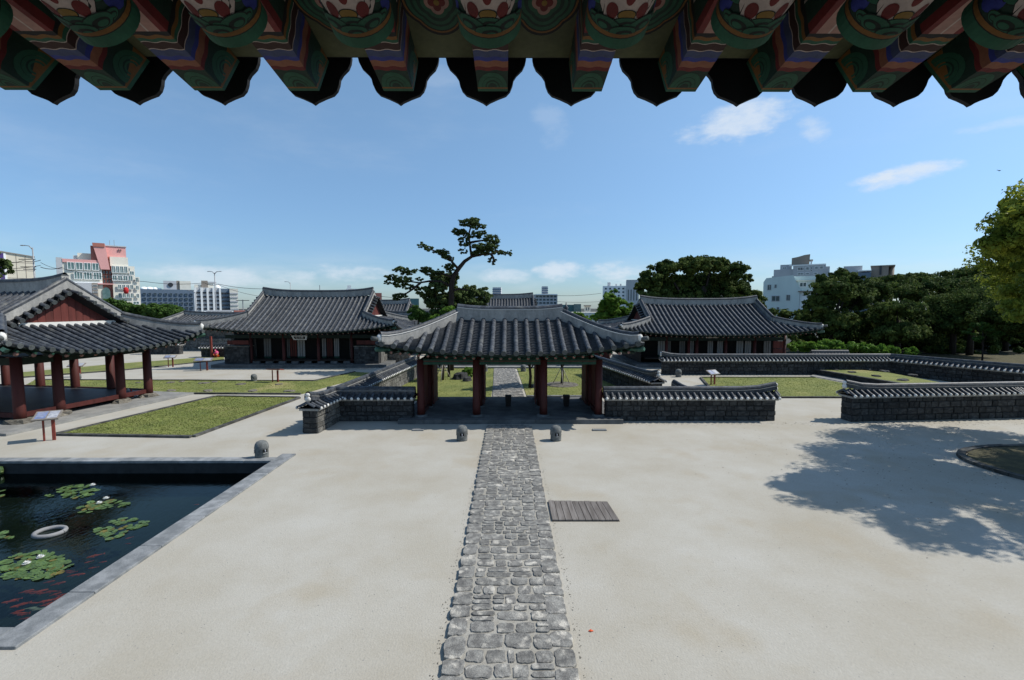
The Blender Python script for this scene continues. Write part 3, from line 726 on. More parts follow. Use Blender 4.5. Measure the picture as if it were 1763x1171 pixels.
    for e, x in ((0, -.16), (1, L_+.16)):
        if endcap[e]:
            b = MB(); zz = P_[0 if e == 0 else -1][2]
            b.blob((x, 0, zz-.02), (.09,.15,.13), 8, 5, 0); b.blob((x, 0, zz+.17), (.09,.12,.10), 8, 5, 0); b.build('plaster_end', 'dot', t, True)
            b = MB(); b.half([(x+(.04 if e else -.04), -.34, body+.16), (x+(.04 if e else -.04), 0, body+.34), (x+(.04 if e else -.04), .34, body+.16)], .08, 6, 0); b.build('end_tile', 'tile', t, True)
    return t
X = lambda px, D: (px-877)/800*D
YW = 23.55
wall((4.95,YW), (X(1336,YW),YW), 'dark basalt wall with tiled top running right from the gate, ending at the opening', curl=(0,1), endcap=(0,1), th=.68)
wall((X(566,YW),YW), (-4.95,YW), 'dark shaded basalt wall with tiled top between the gate and the oblique wall', curl=(0,0), th=.68)
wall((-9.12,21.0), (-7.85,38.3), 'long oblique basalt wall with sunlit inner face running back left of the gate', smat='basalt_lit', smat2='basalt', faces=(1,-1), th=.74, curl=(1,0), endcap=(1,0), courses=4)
wall((9.1,28.3), (7.1,39.5), 'basalt wall running back along the right side of the gate courtyard', curl=(1,0), endcap=(1,0), th=.7)
wall((10.35,24.1), (9.6,26.6), 'short low wall stub with upturned ridge behind the right front wall', body=.72, curl=(0,1), endcap=(0,1), th=.6, courses=3)
wall((X(1143,39.6),39.6), (32.6,39.6), 'long straight basalt wall in front of the right hand hall', singles=True, tile_single=False, curl=(1,0), endcap=(1,0), body=1.14)
wall((32.75,39.75), (37.5,29.5), 'basalt wall turning towards the viewer at the far right behind the raised terrace', tile_single=False, body=1.14)
wall((X(1466,23.4),23.35), (26.5,24.1), 'dark basalt wall with tiled top at the right edge, right of the opening', curl=(1,0), endcap=(1,0), body=1.24, th=.72)
wall((26.5,24.12), (34,24.7), 'continuation of the right edge wall beyond the view', singles=False, tile_single=False, body=1.24, name='stone_wall')
wall((X(349,53.5),53.5), (X(392,53.5),53.5), 'short dark wall left of the left hall with red post in front', singles=False, tile_single=False, body=1.0)
wall((X(250,57),57), (X(312,57),57), 'dark low wall far behind the left pavilion roof', singles=False, tile_single=False, body=1.1)
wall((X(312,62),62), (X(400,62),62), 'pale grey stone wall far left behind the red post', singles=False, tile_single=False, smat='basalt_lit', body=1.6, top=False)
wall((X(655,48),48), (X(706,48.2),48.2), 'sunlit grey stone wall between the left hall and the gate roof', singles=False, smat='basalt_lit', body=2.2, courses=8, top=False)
wall((29.9,45.5), (33.3,45.5), 'low tiled wall under the bright shrubs at the right', singles=False, tile_single=False, body=.9)

# ================================================================== TILED ROOFS
def sweep_band(P_, w_, z0, z1, nm, m, t, side=None):
    """rectangular band following P_, standing up; w_ half width"""
    b = MB(); n = len(P_)
    for i, p in enumerate(P_):
        d = (Vector(P_[min(i+1, n-1)])-Vector(P_[max(i-1, 0)])); s = Vector((d.y, -d.x, 0)).normalized()*w_; p = Vector(p)
        b.v += [tuple(p-s+Vector((0,0,z0))), tuple(p+s+Vector((0,0,z0))), tuple(p+s+Vector((0,0,z1))), tuple(p-s+Vector((0,0,z1)))]
    for i in range(n-1):
        for q in range(4): q2 = (q+1) % 4; b.f.append((i*4+q, i*4+q2, (i+1)*4+q2, (i+1)*4+q)); b.m.append(0)
    b.f += [(3,2,1,0), (n*4-4, n*4-3, n*4-2, n*4-1)]; b.m += [0,0]
    return b.build(nm, m, t)
RLINE = True
def ridge(P_, h, w_, nm, t, line=True):
    o = sweep_band(P_, w_, -.12, h, nm, 'plaster', t)
    sweep_band(P_, w_+.025, h, h+.035, 'ridge_line', 'white' if RLINE else 'tile', o)
    sweep_band(P_, w_*.9, h+.037, h+.075, 'ridge_course', 'tile', o)
    b = MB(); b.half([(p[0], p[1], p[2]+h+.07) for p in P_], w_*.72, 6, 0); b.build('ridge_cap', 'tile', o, True)
    return o
def roof(t, Lx, Ly, G, yg, ze, zr, lift, sp, r, c=.06, ridge_h=.5, hip_h=.32, rake_h=.34, steps=14, stepdrop=.02, faces='FBRL', rlift=.25, rafter_sp=.45, rafters='FR', detail=True, gable=True,
         plank=.35, wallx=None, wally=None, hip_end=True, ridge_w=.17, pw=2.4, rafter_r=.085, spF=None):
    tg = (Ly-yg)/Ly
    Z = lambda q: ze+(zr-ze)*((1-c)*q+c*q*q)
    def surf(x, y, side=False):
        ax, ay = min(abs(x), Lx), min(abs(y), Ly); tf = (Ly-ay)/Ly
        q = tf if (ax <= G+1e-6 and not side) else min(tf, (Lx-ax)/(Lx-G)*tg)
        return Z(q)+lift*(ax/Lx)**pw*(ay/Ly)**2.2 + (0 if side and gable else rlift*(min(ax, G)/G)**3*max(0, 1-ay/(Ly*.9))*.6)
    pans = MB(); sof = MB()
    rf = obj('tiled_roof', None, t); 
    def do_face(fc):
        sd = fc in 'LR'
        along = Lx if fc in 'FB' else Ly; sgn = -1 if fc in 'FL' else 1
        n = max(2, round(2*along/sp)); 
        def path(a):
            if fc in 'FB':
                ay_top = 0 if abs(a) <= G else Ly*(1-(Lx-abs(a))/(Lx-G)*tg)
                return lambda q: (a, sgn*(Ly+(ay_top-Ly)*q))
            else:
                ax_top = G if abs(a) <= yg else Lx-((Ly-abs(a))/Ly)/tg*(Lx-G)
                return lambda q: (sgn*(Lx+(ax_top-Lx)*q), a)
        rows = [-along+2*along*(i+.5)/n for i in range(n)]
        edges = [-along+2*along*i/n for i in range(n+1)]
        for a in rows:
            a += random.uniform(-.02, .02)*sp; jz = random.uniform(-.008, .010)
            f = path(a); ln = (Vector(f(0))-Vector(f(1))).length
            if ln < .12: continue
            k = max(2, min(9, int(ln/.6)+1)); pts = []; 
            for i in range(k+1):
                q = -0.02/ln+(1+.02/ln)*i/k; x, y = f(q); pts.append((x, y, surf(x, y, sd)+.045))
            b = MB()
            if detail:   # tapered tile segments show their joints
                P2_, R2_ = [], []
                seg = max(2, int(ln/.42))
                for i in range(seg):
                    for q, rr in ((i/seg, r*1.0), ((i+.985)/seg, r*.90)):
                        q = q-.02/ln; x, y = f(q); P2_.append((x, y, surf(x, y, sd)+.045+jz)); R2_.append(rr)
                b.half(P2_, r, 6, 0, 1, rr=R2_)
            else: b.half(pts, r, 5, 0, 1)
            b.build('tile_row', ['tile', 'disc'], rf, False if detail else True)
        # stepped pan tiles between rows, and the soffit under them
        for j in range(n):
            e0, e1 = edges[j], edges[j+1]; ctr = (e0+e1)/2
            # pans are centred on edges; build strips row_j-1..row_j : use edge-centred strip
        cs = [-along+.001]+rows+[along-.001]
        for j in range(len(cs)-1):
            a0, a1 = cs[j], cs[j+1]; mid = (a0+a1)/2; fs = [path(a0), path(mid), path(a1)]
            dz = [0, -.05, 0]; o = len(pans.v); nn = steps
            for i in range(nn):
                for q, dd in ((i/nn, stepdrop), ((i+1)/nn, -stepdrop*.3)):
                    for f, d_ in zip(fs, dz):
                        x, y = f(q); pans.v.append((x, y, surf(x, y, sd)+d_+dd))
            for i in range(2*nn-1):
                for k_ in range(2):
                    fce = (o+i*3+k_, o+i*3+k_+1, o+(i+1)*3+k_+1, o+(i+1)*3+k_)
                    if (fc in 'FR') == False: fce = fce[::-1]
                    pans.f.append(fce if fc in 'FR' else fce); pans.m.append(0)
            o = len(sof.v)
            for i in range(5):
                for f in (fs[0], fs[2]):
                    x, y = f(i/4); sof.v.append((x*.99, y*.99, surf(x, y, sd)-.12))
            for i in range(4): sof.f.append((o+i*2, o+i*2+1, o+i*2+3, o+i*2+2)); sof.m.append(0)
            # eave fascia
            x0, y0 = fs[0](0); x1, y1 = fs[2](0); xm, ym = fs[1](0)
            o = len(sof.v); sof.v += [(x0, y0, surf(x0, y0, sd)-.0), (x1, y1, surf(x1, y1, sd)-.0), (x1*.985, y1*.985, surf(x1, y1, sd)-.11), (x0*.985, y0*.985, surf(x0, y0, sd)-.11)]
            sof.f.append((o, o+1, o+2, o+3)); sof.m.append(0)
    for fc in faces: do_face(fc)
    o = pans.build('pan_tiles', 'pan', rf); o['kind'] = 'stuff'
    sof.build('soffit', 'greend', rf)
    # main ridge
    n = 12; P_ = [(-G-.05+(2*G+.1)*i/n, 0, surf(min(abs(-G+2*G*i/n), G), 0)+.02) for i in range(n+1)]
    P_ = [(x, y, z+rlift*.5*(abs(x)/G)**4) for x, y, z in P_]
    ridge(P_, ridge_h, ridge_w, 'main_ridge', rf)
    # hips
    for sx in (1, -1):
        for sy in (-1, 1):
            P_ = []
            for i in range(9):
                q = i/8; ax = G+(Lx-G)*q; ay = yg+(Ly-yg)*q; P_.append((sx*ax, sy*ay, surf(ax, ay)+.02))
            P_[-1] = (P_[-1][0]*1.0, P_[-1][1]*1.0, P_[-1][2]+.04)
            o = ridge(P_[:-1]+[tuple(Vector(P_[-2]).lerp(Vector(P_[-1]), .6))], hip_h, ridge_w*.85, 'hip_ridge', rf)
            if hip_end:
                e = Vector(P_[-2]).lerp(Vector(P_[-1]), .62); b = MB(); b.blob((e.x, e.y, e.z+hip_h*.6), (.16,.16,hip_h*.55), 8, 5, .03); b.build('plaster_end', 'white', o, True)
                b = MB(); d = Vector((sx, sy, 0)).normalized(); b.tube([e+Vector((0,0,.16)), e+d*.42+Vector((0,0,.24))], [.10,.11], 8); b.build('corner_tile', 'disc', o, True)
            # corner beam (projecting), teal painted end
            Q = Vector((sx*Lx, sy*Ly, surf(Lx, Ly)-.30)); I = Vector((sx*(Lx-1.9), sy*(Ly-1.9), surf(Lx-1.9, Ly-1.9)-.45))
            b = MB(); b.tube([I, I.lerp(Q, .9), Q+Vector((0,0,.05))], [.15,.13,.11], 4, 0); b.build('corner_beam', 'teal', rf)
    # rakes and gables
    if gable:
        for sx in (1, -1):
            for sy in (-1, 1):
                P_ = [(sx*G, sy*yg*i/6, surf(G, yg*i/6)+.02) for i in range(7)]
                ridge(P_, rake_h, ridge_w*.85, 'rake_ridge', rf)
                # short verge tiles sticking out over the gable
                k = max(3, int(yg*1.15/sp)); 
                for i in range(k):
                    y = sy*yg*(i+.5)/k; z = surf(G, y)-.02; dzz = .0
                    b = MB(); b.half([(sx*(G+.62), y+sy*.10, z-.15), (sx*(G+.3), y+sy*.05, z-.06), (sx*(G+.1), y, z)], r*.95, 5, 0, 1); b.build('verge_tile', ['tile', 'disc'], rf)
                b = MB()
                for i in range(6):
                    y0, y1 = sy*yg*i/6, sy*yg*(i+1)/6
                    b.add([(sx*(G+.19), y0, surf(G, y0)+.03), (sx*(G+.19), y1, surf(G, y1)+.03), (sx*(G+.19), y1, surf(G, y1)-.36), (sx*(G+.19), y0, surf(G, y0)-.36)], [(0,1,2,3)])
                    b.add([(sx*(G+.6), y0, surf(G, y0)-.22), (sx*(G+.6), y1, surf(G, y1)-.22), (sx*(G+.02), y1, surf(G, y1)-.42), (sx*(G+.02), y0, surf(G, y0)-.42)], [(0,1,2,3)])
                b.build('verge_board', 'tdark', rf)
            zb = Z(tg); gw = obj('gable', None, t); kk = int(2*yg/plank)
            for i in range(kk):
                y0, y1 = -yg+2*yg*i/kk, -yg+2*yg*(i+1)/kk
                z0, z1 = surf(G-.01, y0)-.30, surf(G-.01, y1)-.30
                if max(z0, z1) < zb+.15: continue
                z0, z1 = max(z0, zb+.03), max(z1, zb+.03); b = MB(); xx = sx*(G+.10); x2 = sx*(G+.03+.02*(i % 2))
                b.add([(xx,y0+.008,zb),(xx,y1-.008,zb),(xx,y1-.008,z1),(xx,y0+.008,z0),(x2-sx*.06,y0+.008,zb),(x2-sx*.06,y1-.008,zb),(x2-sx*.06,y1-.008,z1),(x2-sx*.06,y0+.008,z0)],
                      [(0,1,2,3) if sx > 0 else (3,2,1,0),(4,7,6,5) if sx > 0 else (5,6,7,4),(0,3,7,4),(1,5,6,2),(3,2,6,7)]); b.build('gable_board', 'redp', gw)
            MB().box(min(sx*(G+.11), sx*(G+.26)), max(sx*(G+.11), sx*(G+.26)), -yg*.82, yg*.82, zb-.1, zb+.16).build('plaster_strip', 'white', gw)
    # rafters
    def rafter(p0, p1, rr=rafter_r):
        b = MB(); b.tube([p0, p1], rr, 8, 0); b.m[-2] = 1
        b.build('rafter', ['greend', 'pinkend'], rf, True)
    for fc in rafters:
        along = (Lx if fc in 'FB' else Ly)-.9; sgn = -1 if fc in 'FL' else 1; k = int(2*along/rafter_sp)
        for i in range(k+1):
            a = -along+2*along*i/k
            if fc in 'FB': p0 = Vector((a*1.04, sgn*(Ly-.26), surf(a, Ly-.26)-.33)); p1 = Vector((a*.97, sgn*(Ly-2.3), surf(a*.97, Ly-2.3)-.32))
            else: p0 = Vector((sgn*(Lx-.26), a*1.06, surf(Lx-.26, a)-.33)); p1 = Vector((sgn*(Lx-2.2), a*.95, surf(Lx-2.2, a*.95)-.32))
            rafter(p0, p1)
            # small square flying rafter above it
            q0 = p0+(p0-p1).normalized()*.20+Vector((0,0,.15)); q1 = p0.lerp(p1, .25)+Vector((0,0,.15))
            b = MB(); b.tube([q0, q1], .065, 4, 0); b.build('flying_rafter', 'green', rf)
    return surf, rf
M['pinkend'] = mat('painted_rafter_end', (.34,.20,.17), .8, c2=(.16,.06,.05), scale=14)

def column(t, x, y, z0, z1, r=.2, m='red', base=True, nm='column'):
    b = MB(); b.lathe([(r*1.02,z0),(r,z0+.4),(r*.93,z1)], 14, (x,y,0)); o = b.build(nm, m, t, True)
    if base: MB().lathe([(r*1.75,z0-.16),(r*1.7,z0-.03),(r*1.45,z0+.0)], 10, (x,y,0)).build('plinth', 'plat', o)
    return o

# ---------------------------------------------------------------- GATE
gy = 25.75
gate = thing('inner_gate', 'open three bay tiled gate with red columns straddling the stone path', 'gate', (.03, gy, 0))
GX = [-4.57,-1.72,1.72,4.55]; GYs = [-2.15, 0, 2.15]; pz = .20
MB().box(-5.5, 5.55, -3.0, 2.9, -.02, pz-.004).build('platform', 'plat', gate)
fx = -5.55
while fx < 5.5:
    w_ = random.uniform(1.2,2.2); fx2 = min(5.62, fx+w_); 
    if 5.62-fx2 < .6: fx2 = 5.62
    MB().box(fx+.005, fx2-.005, -3.12, -2.7, -.02, pz+.012).build('edge_stone', 'plat', gate); fx = fx2
for gx in GX:
    for yy in GYs: column(gate, gx, yy, pz+.08, 3.1, .20)
for yy in GYs:
    for i in range(3):
        x0, x1 = GX[i]+.17, GX[i+1]-.17
        o = MB().box(x0, x1, yy-.11, yy+.11, 2.86, 3.12).build('lintel', 'green', gate)
        MB().box(x0, x1, yy-.125, yy+.125, 2.90, 2.955).build('painted_band', 'green', o); MB().box(x0, x1, yy-.13, yy+.13, 3.02, 3.05).build('painted_band', 'd_red', o)
for gx in (GX[0], GX[3]):
    for (a_, b_) in ((-2.0,-.15), (.15,2.0)):
        MB().box(gx-.10, gx+.10, a_, b_, 2.88, 3.10).build('tie_beam', 'green', gate)
        k = 7
        for i in range(k):
            y0, y1 = a_+(b_-a_)*i/k, a_+(b_-a_)*(i+1)/k
            MB().box(gx-.04, gx+.04+.008*(i % 2), y0+.006, y1-.006, pz+.25, 2.86).build('wall_board', 'redp', gate)
        MB().box(gx-.09, gx+.09, a_, b_, pz, pz+.22).build('sill', 'red', gate)
for i, gx in enumerate(GX):                       # open door leaves at the middle columns
    for sgn in ((1,) if i == 0 else (-1,) if i == 3 else (1,-1)):
        x0 = gx+sgn*.26; d_ = MB().box(x0-.03, x0+.03, .1, 1.6, pz+.12, 2.8).build('door_leaf', 'redp', gate)
        for z_ in (.6, 1.5, 2.4): MB().box(x0-.045, x0+.045, .12, 1.58, z_, z_+.1).build('door_rail', 'red', d_)
for px in (875, 976):
    x = X(px, 26.0)-.03; b = MB(); z0 = pz
    b.add([(x-.14,.05,z0),(x+.14,.05,z0),(x+.14,.33,z0),(x-.14,.33,z0),(x-.18,.03,z0+.62),(x+.18,.03,z0+.62),(x+.18,.37,z0+.62),(x-.18,.37,z0+.62)], [(0,3,2,1),(4,5,6,7),(0,1,5,4),(1,2,6,5),(2,3,7,6),(3,0,4,7)])
    b.build('threshold_block', 'wood', gate)
surf, rf = roof(gate, 6.45, 3.55, 2.85, 0, 3.50, 5.10, .52, .575, .125, c=.12, ridge_h=.50, hip_h=.36, steps=22, stepdrop=.045, rlift=.12, rafters='FLR', rafter_sp=.42, gable=False, ridge_w=.2, rafter_r=.075)
b = MB(); b.lathe([(.12,0),(.16,.08),(.09,.2),(.14,.3),(.05,.42),(.02,.6)], 8, (3.15,.35,surf(3.15,.35)+.45)); b.build('ridge_finial', 'tile', rf, True)

# ---------------------------------------------------------------- LEFT PAVILION
pr = -math.atan2(.162, .987)
pav = thing('open_pavilion', 'large open sided pavilion with red columns and grey tiled hip and gable roof', 'pavilion', (-23.45, 25.95, 0), pr)
pc = bpy.data.objects.new('roof_frame', None); col.objects.link(pc); pc.parent = pav; pc.location = (-5.8, 0, 0)
CX_ = [0,-2.75,-5.5,-8.25,-11.0,-13.7]; CY_ = [-3.4,-1.65,1.65,3.4]
MB().prism([(-16,-5.15),(1.75,-5.15),(1.75,5.0),(-16,5.0)], -.02, .12).build('platform', 'slab', pav)
for i, cx in enumerate(CX_):
    for j, cy in enumerate(CY_):
        if 0 < i < 5 and 0 < j < 3: continue
        big = i == 0 or j == 0
        o = column(pav, cx, cy, .28, 3.35, .235, base=False)
        p_ = rr_.choice(RK); obj('plinth_stone', p_, o, (cx, cy, .12), (0,0,rr_.random()*6), (.62, .50, .34))
for i in range(len(CX_)-1):
    for cy in (-3.4, 3.4):
        MB().box(CX_[i+1]+.2, CX_[i]-.2, cy-.07, cy+.07, .36, .60).build('sill_beam', 'red', pav)
        MB().box(CX_[i+1]+.2, CX_[i]-.2, cy-.10, cy+.10, 2.95, 3.30).build('lintel', 'greend', pav)
for i in range(3):
    for cx in (0, -13.7):
        MB().box(cx-.07, cx+.07, CY_[i]+.2, CY_[i+1]-.2, .36, .60).build('sill_beam', 'red', pav)
        MB().box(cx-.10, cx+.10, CY_[i]+.2, CY_[i+1]-.2, 2.95, 3.30).build('lintel', 'greend', pav)
for i in range(34):
    x0 = -13.6+13.5*i/34; MB().box(x0+.004, x0+.393, -3.3, 3.3, .48, .545).build('floor_board', 'floor', pav)
MB().box(-13.6, 0, -3.3, 3.3, 3.31, 3.36).build('ceiling', 'greend', pav)
# roof built round its own centre
RLINE = False
ps, prf = roof(pc, 8.2, 5.45, 4.5, 3.0, 3.40, 6.62, .80, .415, .115, c=.05, ridge_h=.52, hip_h=.40, rake_h=.45, steps=18, stepdrop=.035, faces='FR', rafters='FR', rafter_sp=.62, rlift=.30, plank=.36, ridge_w=.19, rafter_r=.105)
# flatten hierarchy: roof parts directly under the pavilion
def reparent(root, frame):
    for ch in list(frame.children):
        ch.parent = root; ch.location = Vector(ch.location)+frame.location
    bpy.data.objects.remove(frame)
reparent(pav, pc)

# ---------------------------------------------------------------- HALLS
def hall(label, cx, cy, halfw, lx, G, ze, zr, lift, side, posts, panels, sign=None, zf=.55, rz=0, sp=.46, blocks=True, yg=3.3, ly=5.7):
    t = thing('tiled_hall', label, 'building', (cx, cy, 0), rz)
    wy = 4.0
    MB().box(-halfw-.9, halfw+.9, -wy-1.1, wy+1, -.02, .30).build('platform', 'plat', t)
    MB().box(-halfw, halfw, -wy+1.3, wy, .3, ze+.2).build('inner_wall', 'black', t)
    MB().box(-halfw+.3, halfw-.3, -wy-.1, -wy+1.29, zf, zf+.12).build('veranda_floor', 'wood', t)
    for px in posts:
        x = X(px, cy-wy)-cx; column(t, x, -wy, .34, ze-.05, .15, 'red')
    for (a_, b_, m_) in panels:
        x0, x1 = X(a_, cy-wy+1)-cx, X(b_, cy-wy+1)-cx; z0, z1 = (zf+.30, ze-.75)
        o = MB().box(x0, x1, -wy+1.2, -wy+1.27, z0, z1).build('door_panel', m_, t)
        if m_ != 'redp': MB().box(x0, x1, -wy+1.19, -wy+1.28, z0-.27, z0-.01).build('door_base', 'green', o)
        for q in range(1, 3): MB().box(x0+(x1-x0)*q/3-.015, x0+(x1-x0)*q/3+.015, -wy+1.18, -wy+1.2, z0, z1).build('muntin', 'wood', o)
    MB().box(-halfw, halfw, -wy-.12, -wy+.10, ze-.62, ze-.30).build('lintel', 'greend', t)
    if blocks:
        for sx in (-1, 1):
            x0, x1 = (halfw-2.35, halfw+.0); a_, b_ = min(sx*x0, sx*x1), max(sx*x0, sx*x1)
            bl = MB().box(a_, b_, -wy-.35, -wy+.6, .3, 1.95).build('stone_panel', 'mortar', t)
            for r_ in range(7):
                x = a_; ch = 1.65/7
                while x < b_-.05:
                    w2 = random.uniform(.3,.55); w2 = b_-x if b_-x-w2 < .2 else w2
                    MB().box(x+.008, x+w2-.008, -wy-.39-random.random()*.02, -wy-.3, .3+r_*ch+.006, .3+(r_+1)*ch-.006).build('stone', 'basalt', bl); x += w2
            MB().box(a_-.05, b_+.05, -wy-.42, -wy+.65, 1.953, 2.02).build('stone_cap', 'rock', t)
            MB().box(a_+.2, b_-.1, -wy-.2, -wy-.08, 2.15, 2.55).build('red_board', 'redp', t)
    else:
        for q in (0, 1):
            x0, x1 = X(1334, cy-wy)-cx, halfw
            MB().box(x0, x1, -wy-.05, -wy+.05, 1.0+q*.75, 1.7+q*.75).build('red_board', 'redp', t)
    for x in np.arange(-halfw+2.6, halfw-2.5, 1.25):
        MB().box(x, x+.62, -wy-.25, -wy+.1, .3, .52).build('floor_support', 'plat', t)
    s_, r_ = roof(t, lx, ly, G, yg, ze, zr, lift, sp, .105, c=.12, ridge_h=.48, hip_h=.34, rake_h=.36, steps=6, stepdrop=.02, faces='F'+side, rafters='F'+side, rafter_sp=.46, detail=False, rlift=.30, rafter_r=.07, ridge_w=.17)
    # side wall, stone to mid height
    sx = 1 if side == 'R' else -1
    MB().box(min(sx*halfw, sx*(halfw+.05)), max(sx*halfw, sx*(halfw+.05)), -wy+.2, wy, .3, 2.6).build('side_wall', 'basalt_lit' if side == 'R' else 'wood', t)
    if sign:
        (a_, b_, y0, y1, txt) = sign; yy = cy-ly+.75; x0, x1 = X(a_, yy)-cx, X(b_, yy)-cx; z1, z0 = at(0, y0, yy).z, at(0, y1, yy).z; dy = -ly+.75; e = (x1-x0)*.09
        b = MB(); b.add([(x0+e,dy,z0),(x1-e,dy,z0),(x1,dy-.15,z1),(x0,dy-.15,z1),(x0+e,dy+.06,z0),(x1-e,dy+.06,z0),(x1,dy-.09,z1),(x0,dy-.09,z1)], [(0,1,2,3),(4,7,6,5),(0,4,5,1),(1,5,6,2),(2,6,7,3),(3,7,4,0)])
        sb = b.build('signboard', 'gold', t); zc = (z0+z1)/2; i1 = e*.9
        b = MB(); f_ = lambda u, v: (x0+e*(1-v)+(x1-x0-2*e*(1-v))*u, dy-.15*v-.006, z0+(z1-z0)*v)
        b.add([f_(.13,.18), f_(.87,.18), f_(.90,.82), f_(.10,.82)], [(0,1,2,3)]); b.build('signboard_field', 'black' if txt else 'bframe', sb)
        if txt:
            tcv = bpy.data.curves.new('sign_lettering', 'FONT'); tcv.body = txt; tcv.size = (z1-z0)*.60; tcv.align_x = 'CENTER'; tcv.align_y = 'CENTER'; tcv.space_character = 1.05
            tcv.materials.append(M['gold']); tcv.extrude = .004; tmp = bpy.data.objects.new('tmp', tcv); col.objects.link(tmp); bpy.context.view_layer.update()
            me = bpy.data.meshes.new_from_object(tmp.evaluated_get(bpy.context.evaluated_depsgraph_get())); me.name = 'sign_lettering'; bpy.data.objects.remove(tmp)
            obj('sign_lettering', me, sb, ((x0+x1)/2, dy-.095, zc), (R(90)+math.atan2(.15, z1-z0), 0, 0))
    return t
cL = lambda x: 340+x/4.183
hall('low tiled hall left of the gate with dark veranda and framed signboard', -20.0, 49.0, 7.4, 9.4, 5.7, 3.38, 6.85, .72, 'R',
     [cL(385), cL(620), cL(870), cL(1110)],
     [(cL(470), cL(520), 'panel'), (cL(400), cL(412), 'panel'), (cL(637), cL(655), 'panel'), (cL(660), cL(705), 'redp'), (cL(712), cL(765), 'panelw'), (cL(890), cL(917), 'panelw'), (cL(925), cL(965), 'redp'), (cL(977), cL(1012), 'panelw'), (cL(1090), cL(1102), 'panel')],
     sign=(503, 530, 578, 585.5, '弘化閣'))
cR = lambda x: 1110+x/6.78
hall('long tiled hall right of the gate with row of paper doors behind the straight wall', 19.9, 49.0, 7.0, 9.6, 6.1, 3.12, 6.0, .62, 'L',
     [cR(262), cR(525), cR(620), cR(960), cR(1300), cR(1650)],
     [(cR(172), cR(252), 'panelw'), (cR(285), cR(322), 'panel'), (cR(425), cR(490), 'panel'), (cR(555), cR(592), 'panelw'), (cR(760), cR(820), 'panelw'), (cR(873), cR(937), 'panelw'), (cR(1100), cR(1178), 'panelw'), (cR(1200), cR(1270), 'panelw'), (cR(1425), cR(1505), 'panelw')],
     sign=(1215, 1241, 577, 582.5, None), zf=.7, blocks=False)
def small_hall(label, cx, cy, lx, ly, G, yg, ze, zr, wmat='basalt_lit', sp=.45, faces='FR', lift=.5, rz=0, gable=True, rh=.45):
    t = thing('tiled_hall', label, 'building', (cx, cy, 0), rz)
    MB().box(-lx+1.6, lx-1.6, -ly+1.6, ly-1.6, 0, ze+.1).build('wall', wmat, t)
    roof(t, lx, ly, G, yg, ze, zr, lift, sp, .10, c=.1, ridge_h=rh, hip_h=.3, rake_h=.32, steps=3, faces=faces, rafters='', detail=False, rlift=.25, gable=gable, hip_end=True)
small_hall('distant tiled hall seen above the ridge of the gate', -2.6, 76, 10.6, 6.0, 6.4, 3.4, 3.7, 7.15, lift=.6, rh=.5)
small_hall('small tiled roof with red gable behind the left hall', -19.0, 70, 8.0, 4.6, 4.0, 2.6, 3.6, 6.2)
small_hall('plain grey tiled roof between the left hall and the pine', -12.0, 58, 5.4, 2.6, 4.2, .0, 3.3, 4.75, gable=False, lift=.1, faces='F', sp=.4, rh=.3)
small_hall('tiled roof behind the left pavilion with pale hip', -37.5, 64, 8.5, 3.2, 7.0, 0, 3.5, 4.6, gable=False, lift=.1, faces='F', rh=.25)
small_hall('small tiled outbuilding left of the right hall behind the gate corner', 9.2, 46.5, 2.4, 2.2, .8, 0, 2.1, 3.0, 'redp', gable=False, faces='F', lift=.15, rh=.15)

# ================================================================== FOREGROUND EAVE (where the camera stands)
ev = thing('painted_eave', 'dark painted eave with scalloped tiles across the top of the view', 'eave', (0, 0, 0))
# place: outer board edge
YB = 1.60; zB = at(877, 99, YB).z            # outer edge of the soffit board
sl_ = math.tan(R(8.7))
XS = .298; X0f = -.052
def fz(y): return zB+(YB-y)*sl_              # soffit board underside height
MB().add([(-4.4,YB,fz(YB)),(4.4,YB,fz(YB)),(4.4,.55,fz(.55)),(-4.4,.55,fz(.55))], [(0,1,2,3)]).add([(-4.4,YB,fz(YB)),(4.4,YB,fz(YB)),(4.4,YB+.01,fz(YB)+.05),(-4.4,YB+.01,fz(YB)+.05)], [(3,2,1,0)]).build('soffit_board', 'd_olive', ev)
